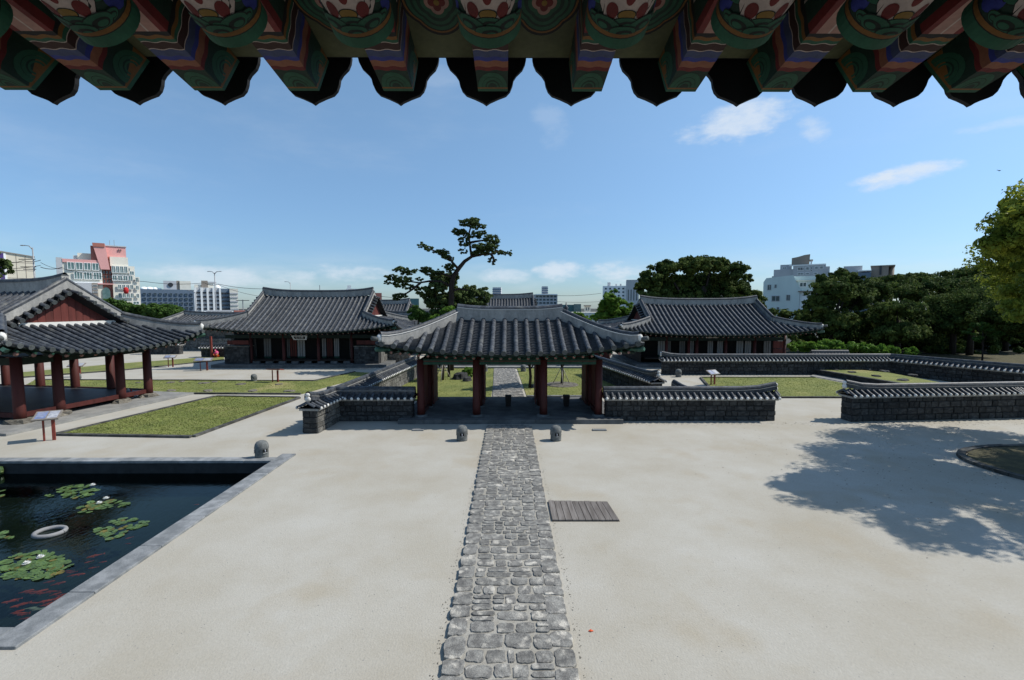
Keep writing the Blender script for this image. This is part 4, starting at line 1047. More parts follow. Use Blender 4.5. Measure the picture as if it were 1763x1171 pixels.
# flying rafters
def fly_rafter():
    hw, hh = .047, .147; L_ = 1.05
    bands = [(0,.013,'d_green'),(.013,.020,'d_orange'),(.020,.100,'d_dgreen'),(.100,.116,'d_red'),(.116,.142,'d_coral'),(.142,.158,'d_blue'),(.158,.184,'d_lblue'),(.184,.187,'d_white'),(.187,.212,'d_brown'),(.212,.2145,'d_white'),(.2145,.226,'d_green'),(.226,.238,'d_orange'),(.238,.252,'d_black'),(.252,L_,'S')]
    ml = ['d_green','d_orange','d_dgreen','d_red','d_coral','d_blue','d_lblue','d_white','d_brown','d_black','d_line','d_pink']
    b = MB(); nx = 12; wob = lambda u, k: (.0028*math.sin(k*2*math.pi*2/nx)) if .09 < u < .25 else 0
    # cross-section path: left side top -> bottom left -> bottom right -> right side top
    sec = []
    for k in range(nx+1): sec.append(('L', k/nx))
    def pt(face, s, u):     # u distance from the end; returns local (x, y, z) with y towards outside = 0 at end
        tw = hw*(1+.25*min(u, .5))
        if face == 'B': return (-tw+2*tw*s, -u, -hh)
        if face == 'L': return (-tw, -u+.07*(1-s), -hh*s)
        return (tw, -u+.07*s, -hh*(1-s))
    for face in 'LBR':
        for (u0, u1, m_) in bands:
            if m_ == 'S':
                if face == 'B': st = [(0,.17,'d_red'),(.17,.48,'d_pink'),(.48,.53,'d_white'),(.53,.83,'d_pink'),(.83,1,'d_red')]
                else: st = [(0,.3,'d_dgreen'),(.3,.36,'d_white'),(.36,.8,'d_dgreen'),(.8,1,'d_red')] if face == 'L' else [(0,.2,'d_red'),(.2,.64,'d_dgreen'),(.64,.7,'d_white'),(.7,1,'d_dgreen')]
                for (s0, s1, mm) in st: b.add([pt(face,s0,u0), pt(face,s1,u0), pt(face,s1,u1), pt(face,s0,u1)], [(0,1,2,3)], ml.index(mm))
                continue
            o = len(b.v)
            sh = 0.0
            for k in range(nx+1):
                s = k/nx; vsh = .05*(1-s) if face == 'L' else .05*s if face == 'R' else 0
                if u0 < .015: va = 0
                else: va = vsh
                b.v.append(pt(face, s, max(0, u0+wob(u0, k)+(va if u0 > .015 else 0)))); b.v.append(pt(face, s, u1+wob(u1, k)+(vsh if u1 > .015 else 0)))
            for k in range(nx): b.f.append((o+2*k, o+2*k+2, o+2*k+3, o+2*k+1)); b.m.append(ml.index(m_))
    b.add([(-hw,0,-hh),(hw,0,-hh),(hw,.07,0),(-hw,.07,0)], [(0,1,2,3)], 0)
    # swirls on the green field
    def arc(face, sc, uc, rs, ru, a0, a1, wd, m_, lay):
        n = 14; vs = []
        for k in range(n+1):
            a_ = a0+(a1-a0)*k/n
            for q in (1, 1-wd):
                s, u = sc+rs*q*math.cos(a_), uc+ru*q*math.sin(a_); p = pt(face, min(.98, max(.02, s)), max(.021, u))
                off = {'B': (0,0,-lay), 'L': (-lay,0,0), 'R': (lay,0,0)}[face]; vs.append((p[0]+off[0], p[1]+off[1], p[2]+off[2]))
        b.add(vs, [(2*k, 2*k+2, 2*k+3, 2*k+1) for k in range(n)], ml.index(m_))
    for q, (rs, ru) in enumerate(((.47,.070),(.33,.048),(.20,.028))):
        arc('B', .5, .022, rs, ru, .0, math.pi, .28, 'd_green', .0006)
        arc('L', .5, .035, rs*.9, ru*.9, -.5, math.pi+.4, .28, 'd_green', .0006); arc('R', .5, .035, rs*.9, ru*.9, -.5, math.pi+.4, .28, 'd_green', .0006)
    return b.mesh('flying_rafter', ml)
FR_ = fly_rafter()
YE = 1.548
for k in range(-14, 15):
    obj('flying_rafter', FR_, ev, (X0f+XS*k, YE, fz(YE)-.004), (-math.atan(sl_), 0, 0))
# round rafters with lotus painting
def lotus_rafter():
    rad = .0735; L_ = 1.1; ml = ['d_green','d_orange','d_line','d_dgreen','d_white','d_red','d_gold','d_blue','d_pink','d_black']
    b = MB(); n = 28
    def P(s, u, lay=0):   # s: arc length from the bottom line (metres), u: distance from the end
        a_ = s/rad; return ((rad+lay)*math.sin(a_), -u, -(rad+lay)*math.cos(a_))
    bands = [(0,.027,'d_green'),(.027,.0295,'d_line'),(.0295,.040,'d_orange'),(.040,.043,'d_line'),(.043,.30,'d_dgreen'),(.30,.33,'d_orange'),(.33,.36,'d_green'),(.36,L_,'d_dgreen')]
    for (u0, u1, m_) in bands:
        o = len(b.v)
        for k in range(n+1):
            s = -math.pi*rad+2*math.pi*rad*k/n; b.v.append(P(s, u0)); b.v.append(P(s, u1))
        for k in range(n): b.f.append((o+2*k, o+2*k+1, o+2*k+3, o+2*k+2)); b.m.append(ml.index(m_))
    b.add([P(-math.pi*rad+2*math.pi*rad*k/n, 0) for k in range(n)], [tuple(range(n))], 0)
    def disc(s, u, rs, ru, m_, lay, a0=0, a1=2*math.pi, umin=.0435):
        k_ = 16; u, ru = .0435+(u-.0435)*.60, ru*.62; vs = [P(s, max(u, umin), lay)]; nr = 3 if rs < .03 else 5
        for r_ in range(1, nr+1):
            for k in range(k_+1): a_ = a0+(a1-a0)*k/k_; vs.append(P(s+rs*r_/nr*math.cos(a_), max(umin, u+ru*r_/nr*math.sin(a_)), lay))
        fs = [(0, k+1, k) for k in range(1, k_+1)]
        for r_ in range(1, nr):
            o_ = 1+(r_-1)*(k_+1)
            for k in range(k_): fs.append((o_+k, o_+k+1, o_+k_+1+k+1, o_+k_+1+k))
        b.add(vs, fs, ml.index(m_))
    # side blue lobes, white lotus, red lobes, gold heart
    for sg in (-1, 1):
        disc(sg*.108, .10, .03, .05, 'd_blue', .0004)
        disc(sg*.086, .150, .034, .040, 'd_line', .0006); disc(sg*.086, .150, .031, .037, 'd_green', .0008); disc(sg*.088, .150, .020, .024, 'd_dgreen', .0010); disc(sg*.090, .15, .011, .014, 'd_green', .0012)
    disc(0, .165, .071, .100, 'd_line', .0011); disc(0, .165, .069, .097, 'd_white', .0012); 
    for sg in (-1, 1): disc(sg*.033, .125, .0135, .030, 'd_red', .0015)
    disc(0, .185, .010, .03, 'd_red', .0015)
    disc(0, .116, .0205, .0225, 'd_line', .0018); disc(0, .116, .018, .020, 'd_gold', .0021)
    def curl(s, u, q, lay, fl=1):
        disc(s, u, q+.003, (q+.003)*.95, 'd_line', lay); disc(s, u, q, q*.95, 'd_green', lay+.0003); disc(s+fl*q*.12, u-q*.15, q*.62, q*.58, 'd_line', lay+.0006); disc(s+fl*q*.2, u-q*.25, q*.38, q*.36, 'd_green', lay+.0009)
    curl(0, .082, .026, .0024)
    for sg in (-1, 1): curl(sg*.070, .066, .018, .0024, sg); curl(sg*.040, .068, .030, .0030, sg)
    curl(0, .048, .028, .0044)
    return b.mesh('round_rafter', ml)
LR = lotus_rafter()
YR = 1.125; zR = at(877, 84, YR).z
for k in range(-12, 13):
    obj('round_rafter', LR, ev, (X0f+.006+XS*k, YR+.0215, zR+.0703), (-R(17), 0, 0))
# medallion boards between the round rafters
def medallion():
    ml = ['d_green','d_orange','d_line','d_dgreen','d_pink','d_red','d_gold','d_black']; b = MB()
    def petal(rb, rl, m_, lay, ph=0):
        n = 40; vs = [(0,0,-lay)]
        for k in range(n+1): a_ = 2*math.pi*k/n; q = rb*(1+rl*abs(math.cos(2*a_+ph))); vs.append((q*math.cos(a_), q*math.sin(a_), -lay))
        b.add(vs, [(0, k+1, k) for k in range(1, n+1)], ml.index(m_))
    petal(.118,.13,'d_black',.000); petal(.108,.13,'d_orange',.001); petal(.101,.13,'d_line',.002); petal(.096,.13,'d_green',.003); petal(.083,.13,'d_dgreen',.004); petal(.074,.14,'d_green',.005); petal(.062,.15,'d_dgreen',.006); petal(.050,.16,'d_green',.0065)
    petal(.034,.3,'d_pink',.007); petal(.020,.55,'d_red',.008, 0); petal(.010,0,'d_gold',.009)
    return b.mesh('medallion', ml)
MD = medallion()
for k in range(-12, 12):
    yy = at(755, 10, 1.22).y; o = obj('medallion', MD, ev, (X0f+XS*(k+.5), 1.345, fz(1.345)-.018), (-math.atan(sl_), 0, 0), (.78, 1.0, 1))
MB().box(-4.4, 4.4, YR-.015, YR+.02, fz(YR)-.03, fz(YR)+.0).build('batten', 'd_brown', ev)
# drop tiles
def drop_tile():
    hs = [(.0,-.142),(.012,-.134),(.040,-.122),(.068,-.112),(.082,-.098),(.090,-.080),(.094,-.062),(.104,-.048),(.124,-.030),(.133,-.012),(.1365,.004),(.1365,.06)]
    pts = [(x, z) for x, z in hs]+[(-x, z) for x, z in reversed(hs[1:])]
    b = MB(); n = len(pts); th = .016
    for yy in (0, th): b.v += [(x, yy+z*-.12, z) for x, z in pts]
    b.f += [tuple(range(n)), tuple(reversed(range(n, 2*n)))]+[(i, n+i, n+(i+1) % n, (i+1) % n) for i in range(n)]; b.m += [0]*(n+2)
    # trough of the pan tile behind it
    for i in range(6):
        a0, a1 = math.pi*i/6, math.pi*(i+1)/6
        b.add([(.142*math.cos(a0), .01, .06-.03*math.sin(a0)), (.142*math.cos(a1), .01, .06-.03*math.sin(a1)), (.142*math.cos(a1), -.5, .13-.03*math.sin(a1)), (.142*math.cos(a0), -.5, .13-.03*math.sin(a0))], [(0,1,2,3)])
    return b.mesh('drop_tile', 'tdark')
DT = drop_tile(); YT = 1.640; zT = at(837, 180, YT+.017).z+.142
tips = [-210,-64,82,229,378,537,687,837,985,1135,1275,1413,1551,1680,1812,1950]
tx = [at(px, 178, YT).x for px in tips]
while tx[0] > -4.2: tx.insert(0, tx[0]-.30)
while tx[-1] < 4.2: tx.append(tx[-1]+.30)
for x in tx:
    o = obj('drop_tile', DT, ev, (x, YT, zT), (0,0,random.uniform(-.05,.05)), (1,1,1))
for i in range(len(tx)-1):
    p = Vector(((tx[i]+tx[i+1])/2, YT, 0))
    b = MB(); b.half([(0,0,0),(0,-.4,.06)], .06, 6, 0); b.box(-.02,.02,-.02,.0,-.018,.05); b.build('round_end_tile', 'tdark', ev, loc=(p.x, YT-.01, zT+.035))
MB().box(-4.4, 4.4, YB-.05, YT-.012, fz(YB)+.012, fz(YB)+.06).build('tile_batten', 'tdark', ev)
# the roof going up behind and over the viewer, and the balcony floor below
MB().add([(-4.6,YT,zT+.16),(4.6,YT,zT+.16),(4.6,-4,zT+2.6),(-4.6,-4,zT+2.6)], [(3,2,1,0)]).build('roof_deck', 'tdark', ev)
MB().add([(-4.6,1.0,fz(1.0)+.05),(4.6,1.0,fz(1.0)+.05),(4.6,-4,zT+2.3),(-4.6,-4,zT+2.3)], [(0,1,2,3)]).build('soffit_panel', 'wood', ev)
bal = thing('balcony_floor', 'dark wooden balcony floor under the viewpoint, outside the view', 'balcony')
MB().box(-6, 6, -6, 1.15, 3.95, 4.2).build('floor_slab', 'wood', bal)

# ================================================================== VEGETATION
def leaves(clumps, n, size, rs, up=.35, shell=.5, sub=None, flat=1.0, subr=(.17, .36)):
    """leaf quads round sub-clumps: clumps = [(x,y,z,rx,ry,rz)]"""
    C = np.array(clumps, float); wgt = (C[:,3]*C[:,4]+C[:,3]*C[:,5])**.9; wgt /= wgt.sum()
    ns = sub or max(14, n//90)
    k = rs.choice(len(C), ns, p=wgt)
    d = rs.normal(size=(ns, 3)); d /= np.linalg.norm(d, axis=1)[:,None]
    rad = rs.uniform(.45, .92, ns)[:,None]
    sc = C[k,:3]+d*C[k,3:6]*rad
    sr = (C[k,3:6].mean(axis=1)*rs.uniform(subr[0], subr[1], ns))[:,None]
    j = rs.randint(0, ns, n)
    e = rs.normal(size=(n, 3)); e /= np.linalg.norm(e, axis=1)[:,None]; e[:,2] *= .62*flat
    pos = sc[j]+e*sr[j]*(rs.uniform(shell, 1.05, n)[:,None])
    nrm = e*1.0+np.array([0,0,up])+rs.normal(size=(n, 3))*.45; nrm /= np.linalg.norm(nrm, axis=1)[:,None]
    a = np.cross(nrm, rs.normal(size=(n, 3))); a /= np.linalg.norm(a, axis=1)[:,None]; b = np.cross(nrm, a)
    s = size*rs.uniform(.6, 1.35, n)[:,None]
    V = np.stack([pos-a*s, pos-b*s*.55+nrm*s*.12, pos+a*s, pos+b*s*.55+nrm*s*.12], 1).reshape(-1, 3)
    return V, np.arange(4*n).reshape(n, 4)
def trunk(t, pts, rads, m='bark', nm='trunk', n=8):
    return MB().tube(pts, rads, n).build(nm, m, t, True)
def tree(name, label, cl, base, n, size, lm, seed, cat='tree', limbs=5, tr=.3, group=None, up=.35, flat=1, bm='bark', core=None, sub=None, solid=None):
    rs = np.random.RandomState(seed); b0 = Vector(base); far = b0.y > 50
    if far: n, size = int(n*1.7), size*.78
    sr_ = (.13, .27) if lm == 'pine' else (.17, .36)
    t = thing(name, label, cat, b0, 0, group)
    loc = [(c[0]-b0.x, c[1]-b0.y, c[2]-b0.z, c[3], c[4], c[5]) for c in cl]
    V, F = leaves(loc, n, size, rs, up, flat=flat, sub=sub, subr=sr_)
    npmesh('crown', V, F, lm, t)
    # inner, larger and sparser leaf clumps keep the middle of the crown dense
    V, F = leaves([(x, y, z, a*.8, b_*.8, c*.8) for x, y, z, a, b_, c in loc], int(n*.30), size*2.0, rs, up, sub=max(12, n//300))
    npmesh('inner_foliage', V, F, lm, t)
    if limbs:
        cs = np.array(loc); top = Vector(cs[:,:3].mean(axis=0)); 
        trunk(t, [(0,0,-.05), (top.x*.15, top.y*.15, top.z*.35), (top.x*.5, top.y*.5, top.z*.7), tuple(top)], [tr*1.2, tr, tr*.75, tr*.4], bm)
        fork = Vector((top.x*.3, top.y*.3, top.z*.5))
        idx = list(range(len(loc))); random.Random(seed).shuffle(idx)
        for i in idx[:limbs]:
            c = Vector(loc[i][:3]); mid = fork.lerp(c, .5)+Vector((0,0,-.08*c.length*.3)); trunk(t, [tuple(fork), tuple(mid), tuple(c)], [tr*.45, tr*.3, tr*.1], bm, 'limb', 6)
    return t
def pc_(lst, D, dd=1.0, jit=.8, seed=0):
    """ellipsoids from (px, py, rx, ry) at distance D"""
    rnd = random.Random(seed+int(D)); o = []
    for px, py, rx, ry in lst:
        Dn = D+rnd.uniform(-jit, jit); p = at(px, py, Dn); k = Dn/FPX; o.append((p.x, p.y, p.z, rx*k, rx*k*dd, ry*k))
    return o
# --- main pine
PD = 42.0
pine = thing('pine_tree', 'tall leaning pine with bent bare trunk and flat needle pads above the gate', 'tree', (at(776,540,PD).x, PD, 0))
pb = Vector(pine.location)
def pp(px, py, dy=0): return tuple(at(px, py, PD+dy)-pb)
trunk(pine, [(0,0,-.1), pp(774,575), pp(776,540), pp(777,510), pp(777,492), pp(781,475), pp(790,462), pp(800,450), pp(812,442)], [.27,.26,.25,.24,.23,.21,.19,.16,.13], 'barkp')
for br in ([(812,442),(810,430),(808,415),(808,400),(812,386),(815,378)], [(812,442),(830,438),(848,437),(862,431),(874,436)], [(809,418),(818,416),(832,414),(845,413)], [(809,405),(800,400),(790,398)],
           [(789,463),(779,452),(772,441),(758,436),(743,430),(727,423)], [(779,478),(770,474),(755,470),(738,468)], [(777,494),(760,485),(740,484),(722,487),(700,484),(680,482)], [(724,487),(712,497),(700,505),(690,508)], [(845,437),(850,445),(849,452)], [(777,503),(790,497),(806,500)]):
    n_ = len(br); trunk(pine, [pp(*q, dy=(-.6+.3*i)*(.5 if i else 0)) for i, q in enumerate(br)], [.095*(1-i/n_)+.03 for i in range(n_)], 'barkp', 'limb', 6)
pads = [(807,383,20,6),(818,379,9,4),(824,389,13,6),(790,399,16,6),(797,412,12,7),(800,420,10,5),(816,404,18,7),(830,400,9,4),(846,412,17,8),(852,419,12,6),(834,425,24,6),(826,436,18,5),(798,433,9,6),(855,434,14,4),(872,437,11,4),(878,434,5,3),(848,449,8,8),(726,422,9,5),(738,428,11,4),(760,434,14,5),(768,441,11,5),(776,446,8,5),(773,459,12,6),(775,466,10,5),
        (735,465,13,5),(742,471,11,5),(690,464,15,5),(700,470,12,5),(673,477,13,6),(668,486,9,4),(694,482,17,7),(685,490,12,5),(702,493,12,6),(688,509,14,4),(682,515,7,3),(715,467,8,4),(755,470,12,6),(722,480,8,4)]
rs = np.random.RandomState(4)
V, F = leaves([(x-pb.x, y-pb.y, z-pb.z, a, b_, c) for x, y, z, a, b_, c in pc_([(x_, y_, rx_*1.04, ry_*1.08) for x_, y_, rx_, ry_ in pads], PD, 1.1, .5, 3)], 46000, .078, rs, .6, flat=.8, sub=1200, subr=(.14,.30), shell=.15); npmesh('needle_pads', V, F, 'pine', pine)
low = [(748,493,24,18),(762,480,24,12),(730,500,16,11),(758,521,28,22),(783,511,26,24),(744,514,22,15),(765,540,28,14),(780,480,14,12)]
tree('pine_tree', 'dense dark pine mass round the trunk of the tall leaning pine', pc_(low, 43.5, 1, 1), (at(760,540,43.5).x, 43.5, 0), 15000, .13, 'pine', 12, limbs=4, tr=.28, bm='barkp', up=.5)
low = [(808,503,22,14),(830,506,18,16),(800,520,24,14),(822,522,22,10),(838,517,6,7)]
tree('pine_tree', 'rounded dark pine crown right of the leaning trunk, left of the distant roof', pc_(low, 45, 1, 1), (at(815,540,45).x, 45, 0), 10000, .13, 'pine', 13, limbs=3, tr=.25, bm='barkp', up=.5)
tree('round_bush_tree', 'small round green tree between the grey roof and the gate', pc_([(719,538,16,13),(730,546,14,10),(712,546,10,8)], 40, 1, .4), (at(719,540,40).x, 40, 0), 3500, .13, 'mleaf', 14, limbs=2, tr=.12)
tree('yellow_green_bush', 'bright yellow green foliage just above the left hip of the gate', pc_([(772,536,14,9),(785,542,12,7),(750,548,12,6)], 38, 1, .4), (at(772,540,38).x, 38, 0), 2600, .11, 'bleaf', 15, limbs=2, tr=.1)
# left edge pine branch
tree('pine_tree', 'dark pine branch reaching in at the left edge above the pavilion roof', pc_([(2,455,22,10),(-20,448,30,16),(12,468,12,5),(18,462,9,3),(-30,470,30,14),(-40,500,30,22)], 34, 1, .5), (at(-50,520,34).x, 34, 0), 5500, .10, 'pine', 16, limbs=3, tr=.2, bm='barkp', up=.5)
# big broad tree
big = [(1118,482,26,18),(1145,462,30,16),(1185,456,38,15),(1225,455,34,14),(1262,466,28,16),(1283,482,16,13),(1104,497,15,11),(1165,488,46,20),(1225,488,50,22),(1272,505,32,20),(1300,520,20,22),(1130,510,34,16),(1190,515,60,22),(1250,528,40,20),(1310,540,14,18)]
tree('broadleaf_tree', 'large broad dark green tree rising behind the right hall', pc_(big, 66, .8, 3), (at(1200,540,66).x, 66, 0), 34000, .24, 'dleaf', 21, limbs=8, tr=.6)
tree('broadleaf_tree', 'fresh bright green tree left of the large dark tree', pc_([(1052,515,17,12),(1050,532,26,14),(1038,545,22,10),(1074,528,17,13),(1058,504,9,7),(1085,540,18,14),(1062,548,24,10),(1036,527,9,8)], 73, 1, 1.5), (at(1055,560,73).x, 73, 0), 8500, .24, 'bleaf', 22, limbs=5, tr=.25)
for i, (lst, D, lm, lab) in enumerate((
    ([(205,528,26,10),(188,521,14,7),(225,538,24,9),(245,532,20,7)], 78, 'mleaf', 'green tree tops behind the left pavilion gable, left one'),
    ([(285,535,28,11),(262,530,18,8),(308,541,16,9),(275,545,30,9)], 74, 'mleaf', 'green tree tops above the pavilion hip, right one'),
    ([(1430,498,40,24),(1450,473,24,10),(1408,528,26,22),(1470,515,32,28),(1418,484,18,12),(1440,558,44,26),(1492,500,20,16),(1400,548,20,16),(1480,560,34,26),(1465,480,20,10)], 58, 'dleaf', 'dark spreading tree right of the pale green house'),
    ([(1540,484,42,11),(1580,479,34,9),(1520,500,36,14),(1560,500,44,14),(1600,492,30,14)], 70, 'dleaf', 'dark tree crown in the back row below the brown block'),
    ([(1545,530,46,13),(1520,552,40,18),(1575,550,44,18),(1550,572,50,16)], 55, 'dleaf', 'rounded dark tree in front, behind the bright shrubs'),
    ([(1650,474,34,11),(1690,467,38,12),(1665,492,52,15),(1722,476,34,16),(1625,488,24,12)], 72, 'dleaf', 'highest dark tree crown in the right background'),
    ([(1640,518,44,12),(1680,530,38,18),(1610,546,34,18),(1650,556,50,20)], 56, 'dleaf', 'dark tree with light tipped crown right of the rounded tree'),
    ([(1500,500,50,22),(1600,498,60,20),(1690,495,60,22),(1745,485,40,24),(1500,525,40,26),(1480,560,44,26),(1520,580,50,18),(1560,585,60,16),(1460,590,40,12)], 64, 'dleaf', 'deep shaded tree filling the gap between the spreading and rounded trees'),
    ([(1600,520,44,22),(1630,555,50,26),(1590,585,60,18),(1680,575,60,24),(1700,520,46,22)], 66, 'dleaf', 'deep shaded tree behind the light tipped crown'),
    ([(1740,570,50,30),(1790,560,50,40),(1700,590,50,18)], 68, 'dleaf', 'lowest dark tree mass at the far right edge'),
    ([(1730,505,40,22),(1750,540,40,26),(1715,560,34,20),(1780,500,40,30)], 60, 'dleaf', 'dark tree behind the yellow green tree at the right edge'))):
    big_ = len(lst) > 6
    tree('broadleaf_tree', lab, pc_(lst, D, .9, 2, i), (at(lst[0][0], 600, D).x, D, 0), 19000 if big_ else 9000, .21, lm, 30+i, limbs=5, tr=.3)
tree('young_tree', 'slender pale leaved young tree in the shade at the right', pc_([(1683,560,14,6),(1700,566,16,6),(1675,572,14,5),(1712,574,14,6),(1690,582,18,6)], 47, 1, .5), (at(1692,610,47).x, 47, 0), 1500, .12, 'mleaf', 45, limbs=3, tr=.07)
for i, (x, y, lab) in enumerate(((52.5, 46, 'tall dark tree just outside the right edge shading the far lawn'), (55, 55, 'dark tree beyond the shaded lawn at the right edge'), (49, 37.5, 'dark tree at the right edge nearest the turning wall'))):
    tree('broadleaf_tree', lab, [(x,y,5.5,4.6,4.6,2.4),(x-2,y+1,4.6,3,3,1.6),(x+2,y-1,7,3.6,3.4,1.8),(x-1,y-2,6.6,3,3,1.6)], (x, y, 0), 16000, .13, 'dleaf', 150+i, limbs=4, tr=.3)
# hedge mass in the shade under the trees: uncountable undergrowth
V, F = leaves([(x, 57, .35, 2.6, 1.2, .75) for x in range(40, 90, 3)]+[(x, 60+3*math.sin(x), 1.6, 3, 2, 1.6) for x in range(55, 100, 4)]+[(x, 66+4*math.sin(x), 1.2, 3.2, 2, 1.9) for x in range(36, 100, 3)]+[(x, 64, 3.4, 4, 2.5, 3.4) for x in range(38, 104, 4)], 52000, .34, np.random.RandomState(8)); o = npmesh('undergrowth', V, F, 'dleaf'); tag(o, 'dark undergrowth below the trees in the right background', 'undergrowth', kind='stuff')
# bright shrubs
sh = []
for i, (px, py, rx, ry, D) in enumerate(((1375,594,18,8,47.5),(1400,594,20,8,47),(1425,593,20,9,48),(1455,596,20,8,47),(1485,597,22,8,46.5),(1512,600,18,7,46),(1535,602,12,6,45.5))):
    lab = ['leftmost bright green shrub touching the right hall', 'second bright green shrub from the right hall', 'third bright shrub, tallest in the row', 'fourth bright green shrub in the row', 'fifth bright green shrub in the row', 'sixth bright green shrub, lower than its neighbours', 'last low shrub at the right end of the row'][i]
    tree('shrub', lab, pc_([(px,py,rx,ry),(px+rx*.4,py+4,rx*.8,ry*.8),(px-rx*.5,py+5,rx*.7,ry*.8)], D, 1, .4), (at(px, 610, D).x, D, 0), 2200, .13, 'bleaf', 60+i, 'shrub', 0, group='bright shrubs behind the right wall')
tree('shrub', 'single bright round bush standing alone behind the far right wall', pc_([(1572,603,11,7),(1568,608,10,6)], 42, 1, .2), (at(1572, 615, 42).x, 42, 0), 1300, .10, 'bleaf', 70, 'shrub', 0)

# --- near yellow-green tree, right edge
nc = [(17.95,15.6,9.1,1.55,1.5,1.15),(18.9,15.9,9.5,1.8,1.8,1.0),(18.0,16.2,8.1,1.4,1.4,1.0),(20.9,16,10.2,2.4,2.4,1.2),(22.2,19,9.3,2.5,2.4,1.5),(23.8,20.7,8.4,2.6,2.5,1.6),(19.6,13.4,9.0,1.9,1.8,1.3),(21.8,12.2,8.2,2.2,2.2,1.5),(23.2,16,8.8,3.0,3.0,2.2),
      (18.6,15.8,5.8,1.35,1.4,1.0),(19.3,15.0,4.9,1.4,1.3,.9),(20.8,18,6.2,1.2,1.8,1.1),(25,22,7.2,2.1,2,1.4),(24.6,13,8.2,2.3,2.3,1.6),(21.2,11.0,7.2,1.7,1.6,1.1),(19.2,16.6,7.2,1.2,1.2,.9),(21.9,9.9,6.9,1.6,1.5,1.0),(27,17,8.2,3.0,2.6,1.6),(27.5,21,7.6,2.6,2.4,1.5),(26.5,14,7.4,2.2,2.2,1.3)]
nt_ = tree('camphor_tree', 'yellow green leafy tree leaning in at the right edge over the kerbed bed', nc, (21.5, 16.0, 0), 98000, .075, 'yleaf', 90, limbs=12, tr=.42, up=.3, sub=760)
bed = thing('planting_bed', 'kerbed oval bed of dry grass at the right edge under the tree', 'planting bed', (21.75, 16.2, 0))
def sup(rx, ry, n=44, p=2.6):
    o = []
    for k in range(n):
        a_ = 2*math.pi*k/n; c, s = math.cos(a_), math.sin(a_); q = (abs(c)**p+abs(s)**p)**(-1/p); o.append((rx*c*q, ry*s*q))
    return o
MB().prism(sup(4.45, 2.35), -.02, .09).build('bed_soil', 'soilb', bed)  # dry grass top, part of the tree's shade is in its colour
O, I = sup(4.75, 2.62), sup(4.5, 2.4)
for k in range(44):
    k2 = (k+1) % 44; a_ = lambda P_, i, j, f: (P_[i][0]*(1-f)+P_[j][0]*f, P_[i][1]*(1-f)+P_[j][1]*f)
    MB().prism([a_(O,k,k2,.02), a_(O,k,k2,.98), a_(I,k,k2,.98), a_(I,k,k2,.02)], -.02, .12+random.uniform(-.01,.01)).build('kerb_stone', 'kerbd', bed)

# --- courtyard trees and rocks beyond the gate
for i, (px, py, D, lab) in enumerate(((762,655,33,'young staked tree on the left courtyard lawn behind the gate'), (967,663,31.5,'staked tree in a soil patch on the right courtyard lawn'), (912,668,32.5,'low clipped tree right of the courtyard path behind the gate'))):
    p = g(px, py); t = tree('courtyard_tree', lab, [(p.x-.5,p.y,3.2,1.3,1.2,.7),(p.x+.7,p.y+.4,3.3,1.2,1.2,.7),(p.x,p.y,3.7,1.3,1.3,.6)], p, 4500, .09, 'dleaf', 100+i, limbs=0)
    trunk(t, [(0,0,-.05),(.06,0,.8),(0,0,1.5),(.1,0,3.3)], [.11,.10,.09,.05])
    for q in range(4): a_ = q*1.57+.4; trunk(t, [(0,0,1.3+.1*q),(.5*math.cos(a_),.5*math.sin(a_),1.9+.1*q),(.9*math.cos(a_),.9*math.sin(a_),2.9)], [.055,.04,.02], nm='limb', n=6)
    if i < 2:
        for q in range(3): a_ = q*2.1+.5; trunk(t, [(.75*math.cos(a_),.75*math.sin(a_),0),(.04*math.cos(a_),.04*math.sin(a_),1.35)], [.028,.024], 'stake', 'stake', 6)
    if i == 1: MB().lathe([(1.25,0),(1.2,.05),(.5,.11)], 16, (0,0,.02)).build('soil_patch', 'rock', t)
c6 = lambda x, y: (640+x/3.526, 570+y/3.526)
for (x, y, s, lab) in ((535,292,.72,'large dark lava rock on the courtyard lawn seen through the gate'), (580,305,.45,'smaller dark lava rock at the foot of the larger one'), (985,345,.30,'small dark rock by the courtyard path')):
    p = g(*c6(x, y)); o = obj('lava_rock', rr_.choice(RKD), None, (p.x, p.y, .05), (0,0,1), (s, s*.7, s*1.1)); tag(o, lab, 'rock')
tree('clipped_shrub', 'clipped green shrub beside the lava rocks seen through the gate', [(g(806,650).x, g(806,650).y, .5, .55, .5, .5)], g(806,650), 900, .07, 'bleaf', 120, 'shrub', 0)

